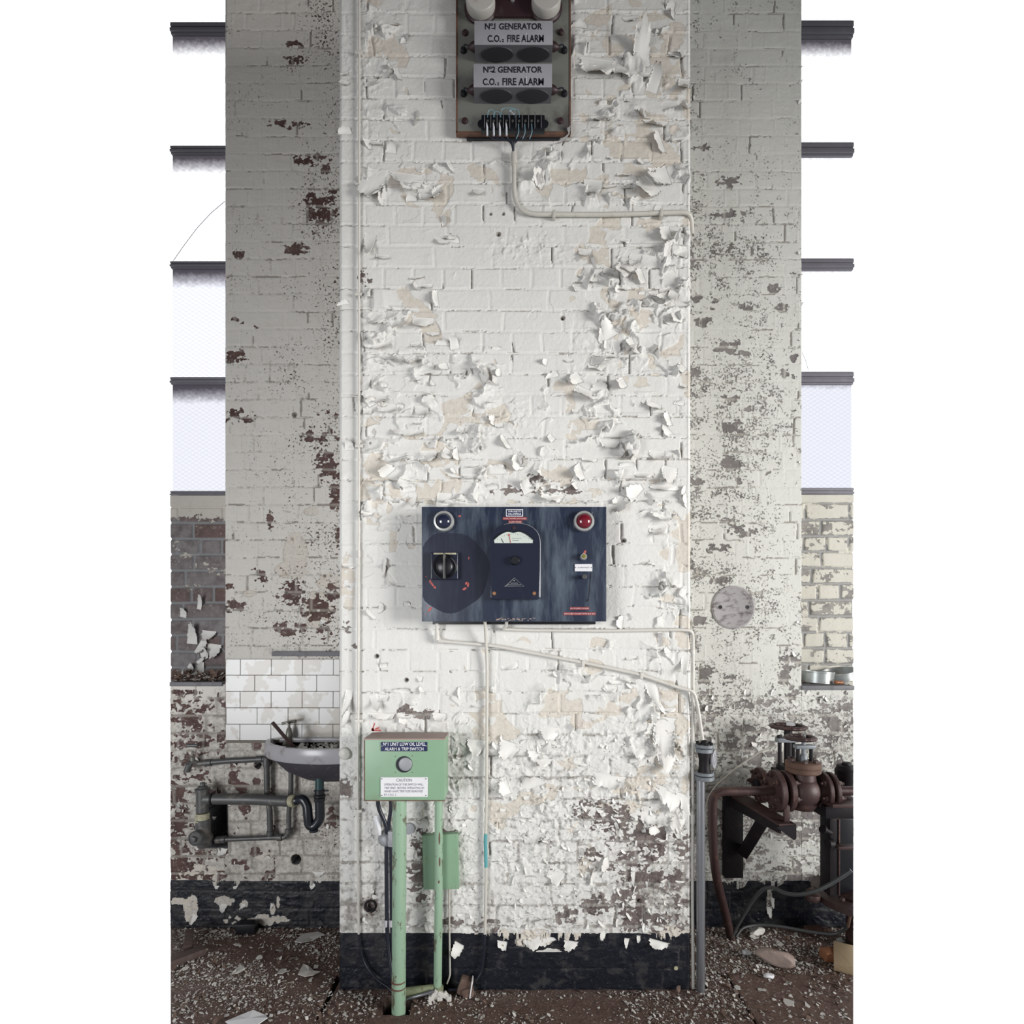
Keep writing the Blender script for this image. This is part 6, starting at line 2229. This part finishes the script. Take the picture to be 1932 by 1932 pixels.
flange_x(gv, mx(1459), YM - 0.0, ZM, 0.088, 0.024, 6, 'rust', 'flange', -1)
flange_x(gv, mx(1478), YM, ZM, 0.086, 0.022, 6, 'rust', 'flange', 1)
flange_x(gv, mx(1549), YM, ZM + 0.002, 0.078, 0.018, 6, 'rust', 'flange', -1)
bm = B()
lathe(bm, (mx(1515), YM, P(0, 1457, YM).z), (0, 0, 1), [(0, 0), (0.066, 0), (0.070, 0.004), (0.070, 0.020), (0.067, 0.022), (0.067, 0.024), (0.070, 0.026), (0.070, 0.044), (0.066, 0.047), (0, 0.047)], 40)
bn = obj('bonnet_flange', bm, 'rust_orange', gv)
bn['label'] = 'orange-rusted bonnet flange'
zb = P(0, 1436, YM).z
for k in range(6):
    t = 2 * PI * k / 6 + 0.2
    bm = B()
    nut(bm, (mx(1515) + 0.052 * math.cos(t), YM + 0.052 * math.sin(t), zb - 0.002), (0, 0, 1), 0.012, 0.014)
    obj('bolt', bm, 'rust', bn)
bm = B()
zt2 = P(0, 1412, YM).z
for sx in (-0.026, 0.030):
    cyl(bm, (mx(1517) + sx, YM, zb - 0.004), (mx(1517) + sx, YM, zt2), 0.0075, 12)
obj('yoke', bm, 'rust_dark', gv)
bm = B()
box(bm, mx(1517) - 0.040, mx(1517) + 0.044, YM - 0.018, YM + 0.018, zt2, zt2 + 0.016, 0.004)
obj('gland_bridge', bm, 'flange_grey', gv)
bm = B()
cyl(bm, (mx(1516), YM, zb - 0.004), (mx(1516), YM, P(0, 1386, YM).z), 0.0085, 14)
lathe(bm, (mx(1516), YM, zb), (0, 0, 1), [(0, 0), (0.016, 0), (0.016, 0.02), (0.010, 0.03), (0, 0.03)], 16)
obj('stem', bm, 'flange_grey', gv)


def handwheel(parent, x, y_, z_, R_, mat, tilt=0.0):
    bm = B()
    n_ = 56
    for k in range(n_):
        pass
    # scalloped rim
    m = 14
    rings = []
    for k in range(n_):
        t = 2 * PI * k / n_
        rr_ = R_ * (1 + 0.03 * math.cos(m * t))
        cc = Vector((rr_ * math.cos(t), rr_ * math.sin(t), 0))
        d = Vector((math.cos(t), math.sin(t), 0))
        rings.append([bm.verts.new(cc + d * 0.0095 * math.cos(a) + Vector((0, 0, 0.0085)) * math.sin(a)) for a in [2 * PI * j / 10 for j in range(10)]])
    for k in range(n_):
        a, b = rings[k], rings[(k + 1) % n_]
        for j in range(10):
            bm.faces.new((a[j], a[(j + 1) % 10], b[(j + 1) % 10], b[j]))
    for v in bm.verts:
        v.co += Vector((x, y_, z_))
    w_ = obj('handwheel', bm, mat, parent)
    for k in range(4):
        t = 2 * PI * k / 4 + 0.6
        bm = B()
        tube(bm, [(x + 0.012 * math.cos(t), y_ + 0.012 * math.sin(t), z_), (x + R_ * 0.5 * math.cos(t), y_ + R_ * 0.5 * math.sin(t), z_ - 0.006), (x + R_ * 0.97 * math.cos(t), y_ + R_ * 0.97 * math.sin(t), z_)], 0.006, 8)
        obj('spoke', bm, mat, w_)
    bm = B()
    lathe(bm, (x, y_, z_ - 0.012), (0, 0, 1), [(0, 0), (0.018, 0), (0.018, 0.02), (0.010, 0.022), (0.009, 0.032), (0, 0.033)], 16)
    obj('hub', bm, mat, w_)
    return w_


handwheel(gv, mx(1510), YM, P(0, 1392, YM).z, 0.055, 'rust')
# second valve further back
Y2 = 0.33
S2 = S(Y2)
m2 = lambda x: (x - CXP) / S2
Z2 = P(0, 1482, Y2).z
g2 = thing('gate_valve', P(1487, 1540, Y2), 'taller rusty valve behind, its larger handwheel topped by a white paint chip', 'valve')
bm = B()
lathe(bm, (m2(1425), Y2, Z2), (1, 0, 0), [(0, 0), (0.03, 0), (0.034, 0.04), (0.062, 0.08), (0.066, 0.16), (0.04, 0.22), (0, 0.22)], 28)
lathe(bm, (m2(1487), Y2, Z2 - 0.06), (0, 0, 1), [(0, 0), (0.05, 0), (0.055, 0.10), (0.05, 0.155), (0, 0.155)], 28)
obj('valve_body', bm, 'rust_dark', g2)
flange_x(g2, m2(1430), Y2, Z2 + 0.002, 0.080, 0.022, 6, 'rust', 'flange', -1, 0.1)
bm = B()
zf = P(0, 1458, Y2).z
box(bm, m2(1465), m2(1512), Y2 - 0.06, Y2 + 0.06, zf, zf + 0.014, 0.004)
obj('bonnet_plate', bm, 'rust_dark', g2)
bm = B()
zc_ = P(0, 1400, Y2).z
for x in (1471, 1497):
    cyl(bm, (m2(x), Y2, zf), (m2(x), Y2, zc_), 0.0085, 12)
nut(bm, (m2(1471), Y2, zc_ + 0.014), (0, 0, 1), 0.013, 0.018)
obj('yoke', bm, 'rust_dark', g2)
bm = B()
box(bm, m2(1465), m2(1503), Y2 - 0.02, Y2 + 0.02, zc_, zc_ + 0.020, 0.004)
obj('gland_bridge', bm, 'flange_grey', g2)
bm = B()
cyl(bm, (m2(1487), Y2, zf), (m2(1487), Y2, P(0, 1371, Y2).z), 0.018, 18)
obj('stem', bm, 'rust_dark', g2)
handwheel(g2, m2(1487), Y2, P(0, 1371, Y2).z, 0.070, 'rust')
bm = B()
c = P(1492, 1366, Y2 - 0.02)
fleck(bm, 1492, 1366.5, Y2 - 0.03, 9, 3.4, 0.1, 5)
for v in bm.verts:
    v.co.y += (v.co.z - c.z) * 2.0
bmesh.ops.solidify(bm, geom=bm.faces, thickness=0.006)
o = obj('paint_chip', bm, 'snow', smooth=0)
props(o, 'white paint chip resting on the rear handwheel', 'paint chip')

# strap over the front flange
# wall bracket
wb = thing('wall_bracket', P(1385, 1658, YB), 'dark iron bracket on the right wall with a long arm carrying the valve', 'bracket')
bm = B()
pbox(bm, 1368, 1402.5, 1496, 1657, 0.445, YB + 0.01, 0.003)
obj('wall_plate', bm, 'rust_dark', wb)
za = P(0, 1560, 0.03).z
xw, xf = P(1400, 0, 0.42).x, P(1498, 0, 0.03).x
bm = B()
zw = P(0, 1502, 0.42).z
vsb = [(xw - 0.045, 0.44, za + 0.012), (xw + 0.03, 0.44, za + 0.012), (xf + 0.008, 0.03, za + 0.012), (xf - 0.06, 0.03, za + 0.012)]
tv = [bm.verts.new(v) for v in vsb]
bv = [bm.verts.new((v[0], v[1], v[2] - 0.010)) for v in vsb]
bm.faces.new(tv)
bm.faces.new(bv[::-1])
for k in range(4):
    bm.faces.new((tv[k], bv[k], bv[(k + 1) % 4], tv[(k + 1) % 4]))
obj('arm', bm, 'rust', wb)
bm = B()
e0, e1 = Vector((xw - 0.045, 0.44, za)), Vector((xf - 0.06, 0.03, za))
vv_ = []
for p_, dz in ((e0, 0), (e1, 0), (e1, -0.02), (Vector((xf - 0.06, 0.03, za)), -0.02)):
    pass
a0, a1 = Vector((xw - 0.045, 0.44, za + 0.002)), Vector((xf - 0.06, 0.03, za + 0.002))
f1_ = [bm.verts.new(a0), bm.verts.new(a1), bm.verts.new(a1 - Vector((0, 0, 0.03))), bm.verts.new(a0 - Vector((0, 0, 0.05)))]
f2_ = [bm.verts.new(v.co + Vector((0.008, 0.0, 0))) for v in f1_]
bm.faces.new(f1_)
bm.faces.new(f2_[::-1])
for k in range(4):
    bm.faces.new((f1_[k], f2_[k], f2_[(k + 1) % 4], f1_[(k + 1) % 4]))
obj('arm_web', bm, 'rust_dark', wb)
bm = B()
zz = za + 0.012
prism(bm, [(xf - 0.075, zz - 0.012), (xf + 0.008, zz - 0.002), (xf + 0.008, zz - 0.060), (xf - 0.002, zz - 0.066)], 0.026, 0.036)
obj('end_gusset', bm, 'rust_dark', wb)
bm = B()
b0, b1 = P(1404, 1608, 0.42), P(1440, 1548, 0.22)
tube(bm, [b0, b1], 0.036, 4)
obj('brace', bm, 'rust_dark', wb)
for x, w_ in ((1484, 0.012), (1458, 0.010)):
    bm = B()
    q = P(x, 0, 0.06 if x > 1470 else 0.20)
    yq2 = 0.06 if x > 1470 else 0.20
    box(bm, q.x - w_, q.x + w_, yq2 - 0.006, yq2 + 0.006, zz, ZM - 0.04, 0.002)
    obj('support_strap', bm, 'rust', wb)
# pump frame at the far right
pf = thing('pump_frame', P(1590, 1760, 0.2), 'rusty pump frame standing on a round base at the right edge', 'pump')
Y3 = 0.12


def rb(nm, x0, x1, y0, y1, ya, yb_, mat, bev=0.003):
    bm = B()
    pbox(bm, x0, x1, y0, y1, ya, yb_, bev)
    clip_right(bm)
    return obj(nm, bm, mat, pf)


flange_x(pf, mx(1563), YM, ZM + 0.001, 0.078, 0.016, 6, 'rust', 'flange', 1)
bm = B()
tube(bm, [(mx(1566), YM, ZM), (mx(1640), YM, ZM)], 0.020, 20)
clip_right(bm)
obj('outlet_pipe', bm, 'rust', pf)
bm = B()
c = P(1597, 1487, 0.30)
lathe(bm, c, (0, 0, 1), [(0, 0), (0.048, 0), (0.048, 0.085), (0.042, 0.092), (0.040, 0.104), (0.020, 0.106), (0.018, 0.118), (0, 0.118)], 28)
clip_right(bm)
obj('oil_cup', bm, 'rust_dark', pf)
rb('top_plate', 1571, 1640, 1518, 1525, 0.02, 0.34, 'rust')
rb('top_beam', 1558, 1640, 1522, 1545, 0.06, 0.34, 'rust_dark')
rb('upright', 1566, 1584, 1544, 1692, 0.14, 0.22, 'rust_dark')
rb('edge_strip', 1582.5, 1585.5, 1546, 1690, 0.135, 0.15, 'rust')
rb('cross_rail', 1582, 1640, 1598, 1604, 0.09, 0.13, 'rust')
rb('back_panel', 1584, 1640, 1546, 1690, 0.26, 0.28, 'black')
for x in (1558, 1562):
    pass
bm = B()
lathe(bm, P(1560, 1568, 0.12), (-1, -0.3, 0.5), [(0, -0.02), (0.012, -0.02), (0.012, 0.015), (0.018, 0.016), (0.018, 0.026), (0, 0.028)], 16)
obj('side_plug', bm, 'rust_dark', pf)
bm = B()
lathe(bm, P(1566, 1592, 0.12), (-1, -0.2, 0), [(0, -0.01), (0.022, -0.01), (0.022, 0.012), (0, 0.014)], 16)
obj('side_boss', bm, 'rust_dark', pf)
bm = B()
cb = Vector((1.625, 0.29, 0))
lathe(bm, cb, (0, 0, 1), [(0, 0.004), (0.09, 0.004), (0.09, 0.20), (0.215, 0.222), (0.235, 0.23), (0.233, 0.256), (0.20, 0.262), (0.15, 0.27), (0.10, 0.285), (0, 0.285)], 56)
clip_right(bm)
bs_ = obj('round_base', bm, 'rust', pf)
bm = B()
lathe(bm, cb, (0, 0, 1), [(0.165, 0.266), (0.172, 0.272), (0.165, 0.278), (0.158, 0.272), (0.165, 0.266)], 48, cap=False)
clip_right(bm)
obj('base_ring', bm, 'rust', bs_)
for t in (3.25, 3.6):
    bm = B()
    nut(bm, cb + Vector((0.185 * math.cos(t), 0.185 * math.sin(t), 0.262)), (0, 0, 1), 0.012, 0.014)
    obj('bolt', bm, 'rust', bs_)
bm = B()
c = P(1534, 1668, 0.27)
lathe(bm, (c.x, 0.27, 0.235), (0, 0, 1), [(0, 0), (0.030, 0), (0.034, 0.010), (0.030, 0.028), (0.012, 0.034), (0, 0.034)], 9)
for k in range(5):
    box(bm, c.x - 0.03 + 0.02 * k, c.x - 0.005 + 0.02 * k, 0.25 + 0.01 * (k % 2), 0.28, 0.275 + 0.004 * k, 0.286 + 0.005 * k, 0.002, 1, Matrix.Rotation(0.3 * k - 0.5, 3, 'Y'))
obj('clogged_lug', bm, 'rust', pf)
bm = B()
tube(bm, [P(1604, 1705, 0.22), P(1604, 1728, 0.22), P(1600, 1748, 0.25)], 0.006, 10, 0.01)
obj('drain_stub', bm, 'rust_orange', pf)
# hoses
conduit([(1380, 1768, 0.37), (1396, 1738, 0.36), (1420, 1698, 0.32), (1440, 1676, 0.26), (1458, 1674, 0.22), (1480, 1686, 0.16), (1508, 1689, 0.10), (1545, 1680, 0.05), (1580, 1660, 0.02), (1606, 1642, 0.0)], 0.0082, 'hose', 'dark hose looping up from the floor and across the pump base', 0.10, 'hose', 'hose')
conduit([(1388, 1768, 0.38), (1400, 1750, 0.40), (1430, 1744, 0.42), (1470, 1747, 0.40), (1520, 1757, 0.36), (1570, 1763, 0.32), (1588, 1758, 0.30), (1598, 1750, 0.27), (1600, 1744, 0.25)], 0.0070, 'hose', 'dark hose lying along the floor to the pump drain', 0.08, 'hose', 'hose')
conduit([(1333, 1560, 0.45), (1330, 1520, 0.45), (1345, 1487, 0.43), (1400, 1440, 0.40), (1440, 1415, 0.36), (1465, 1406, 0.33)], 0.0040, 'conduit', 'thin tan tube slanting from the rear valve down the right wall', 0.08, 'copper_tube', 'tube')

# ------------------------------------------------------------------ loose things on the floor
def floor_box(nm, cx_, cy_, sx, sy, sz, rz, mat, lab, cat, tilt=0.0, clip=None, z0=0.004):
    bm = B()
    box(bm, -sx / 2, sx / 2, -sy / 2, sy / 2, 0, sz, 0.0025, 2)
    m = Matrix.Rotation(rz, 3, 'Z') @ Matrix.Rotation(tilt, 3, 'X')
    for v in bm.verts:
        v.co = m @ v.co
    mz = min(v.co.z for v in bm.verts)
    for v in bm.verts:
        v.co += Vector((cx_, cy_, z0 - mz))
    if clip:
        geom = list(bm.verts) + list(bm.edges) + list(bm.faces)
        r_ = bmesh.ops.bisect_plane(bm, geom=geom, plane_co=(0, -CD, 0), plane_no=(clip, -LIM, 0), clear_outer=True)
        ed = [g for g in r_['geom_cut'] if isinstance(g, bmesh.types.BMEdge)]
        if ed:
            bmesh.ops.holes_fill(bm, edges=ed)
    o = obj(nm, bm, mat)
    return props(o, lab, cat)


def fpt(x, y):
    d = F * CZ / (y - HZ)
    return (x - CXP) * d / F, d - CD


x_, y_ = fpt(1604, 1828)
floor_box('timber_block', x_ - 0.006, y_ + 0.035, 0.080, 0.17, 0.040, -0.50, 'timber', 'pale sawn timber block on the floor at the right edge', 'timber', 0.05, 1)
x_, y_ = fpt(1578, 1822)
floor_box('wood_offcut', x_, y_ + 0.045, 0.075, 0.05, 0.040, 0.15, 'timber_o', 'orange wood offcut behind the pale timber block', 'wood', 0, 1)
x_, y_ = fpt(338, 1822)
floor_box('floor_board', x_ - 0.010, y_ + 0.02, 0.05, 0.20, 0.028, -0.75, 'timber_d', 'dark weathered board end on the floor at the left edge', 'board', 0, -1)
x_, y_ = fpt(349, 1790)
floor_box('angle_offcut', x_, y_ + 0.03, 0.035, 0.13, 0.028, 0.45, 'timber_d', 'short dark wood offcut against the left wall edge', 'wood', 0.12, -1)
x_, y_ = fpt(1530, 1748)
floor_box('brick_fragment', x_ - 0.02, min(y_, 0.43), 0.08, 0.035, 0.030, 0.05, 'brickred', 'dull red brick fragment against the black skirting on the right', 'brick')
x_, y_ = fpt(470, 1746)
floor_box('brick_fragment', x_ + 0.02, 0.44, 0.09, 0.05, 0.045, 0.05, 'black', 'black brick end against the skirting below the basin', 'brick')


def lump(nm, cx_, cy_, rx, ry, rz_, mat, lab, cat, seed, rot=0.0):
    bm = B()
    bmesh.ops.create_icosphere(bm, subdivisions=4, radius=1)
    r = random.Random(seed)
    pl_ = []
    for _ in range(9):
        v = Vector((r.gauss(0, 1), r.gauss(0, 1), r.gauss(0, .8))).normalized()
        pl_.append((v, r.uniform(0.6, 0.9)))
    for v in bm.verts:
        p = v.co.copy()
        for n_, d in pl_:
            q = p.dot(n_)
            if q > d:
                p -= n_ * (q - d)
        p *= 1 + 0.03 * math.sin(9 * p.x + 5 * p.y) * math.cos(7 * p.z + 3 * p.x)
        v.co = Matrix.Rotation(rot, 3, 'Z') @ Vector((p.x * rx, p.y * ry, p.z * rz_))
    mz = min(v.co.z for v in bm.verts)
    for v in bm.verts:
        v.co += Vector((cx_, cy_, 0.002 - mz))
    o = obj(nm, bm, mat)
    return props(o, lab, cat)


x_, y_ = fpt(1470, 1830)
lump('stone_lump', x_, y_ + 0.03, 0.085, 0.040, 0.034, 'stone', 'pinkish stone lump on the floor right of the pier', 'stone', 3, -0.55)
x_, y_ = fpt(1453, 1850)
lump('shell_fragment', x_, y_ + 0.01, 0.024, 0.016, 0.012, 'snow', 'small white curved fragment in front of the pinkish stone', 'fragment', 8, 0.2)
x_, y_ = fpt(1426, 1762)
lump('plaster_fragment', x_, y_ - 0.01, 0.045, 0.025, 0.018, 'debris', 'pale plaster fragment by the foot of the rust-red pipe', 'plaster', 9, 0.2)
x_, y_ = fpt(1424, 1808)
lump('plaster_fragment', x_ - 0.03, y_ + 0.02, 0.026, 0.016, 0.012, 'snow', 'small white plaster fragment left of the pinkish stone', 'plaster', 12, 0.2)
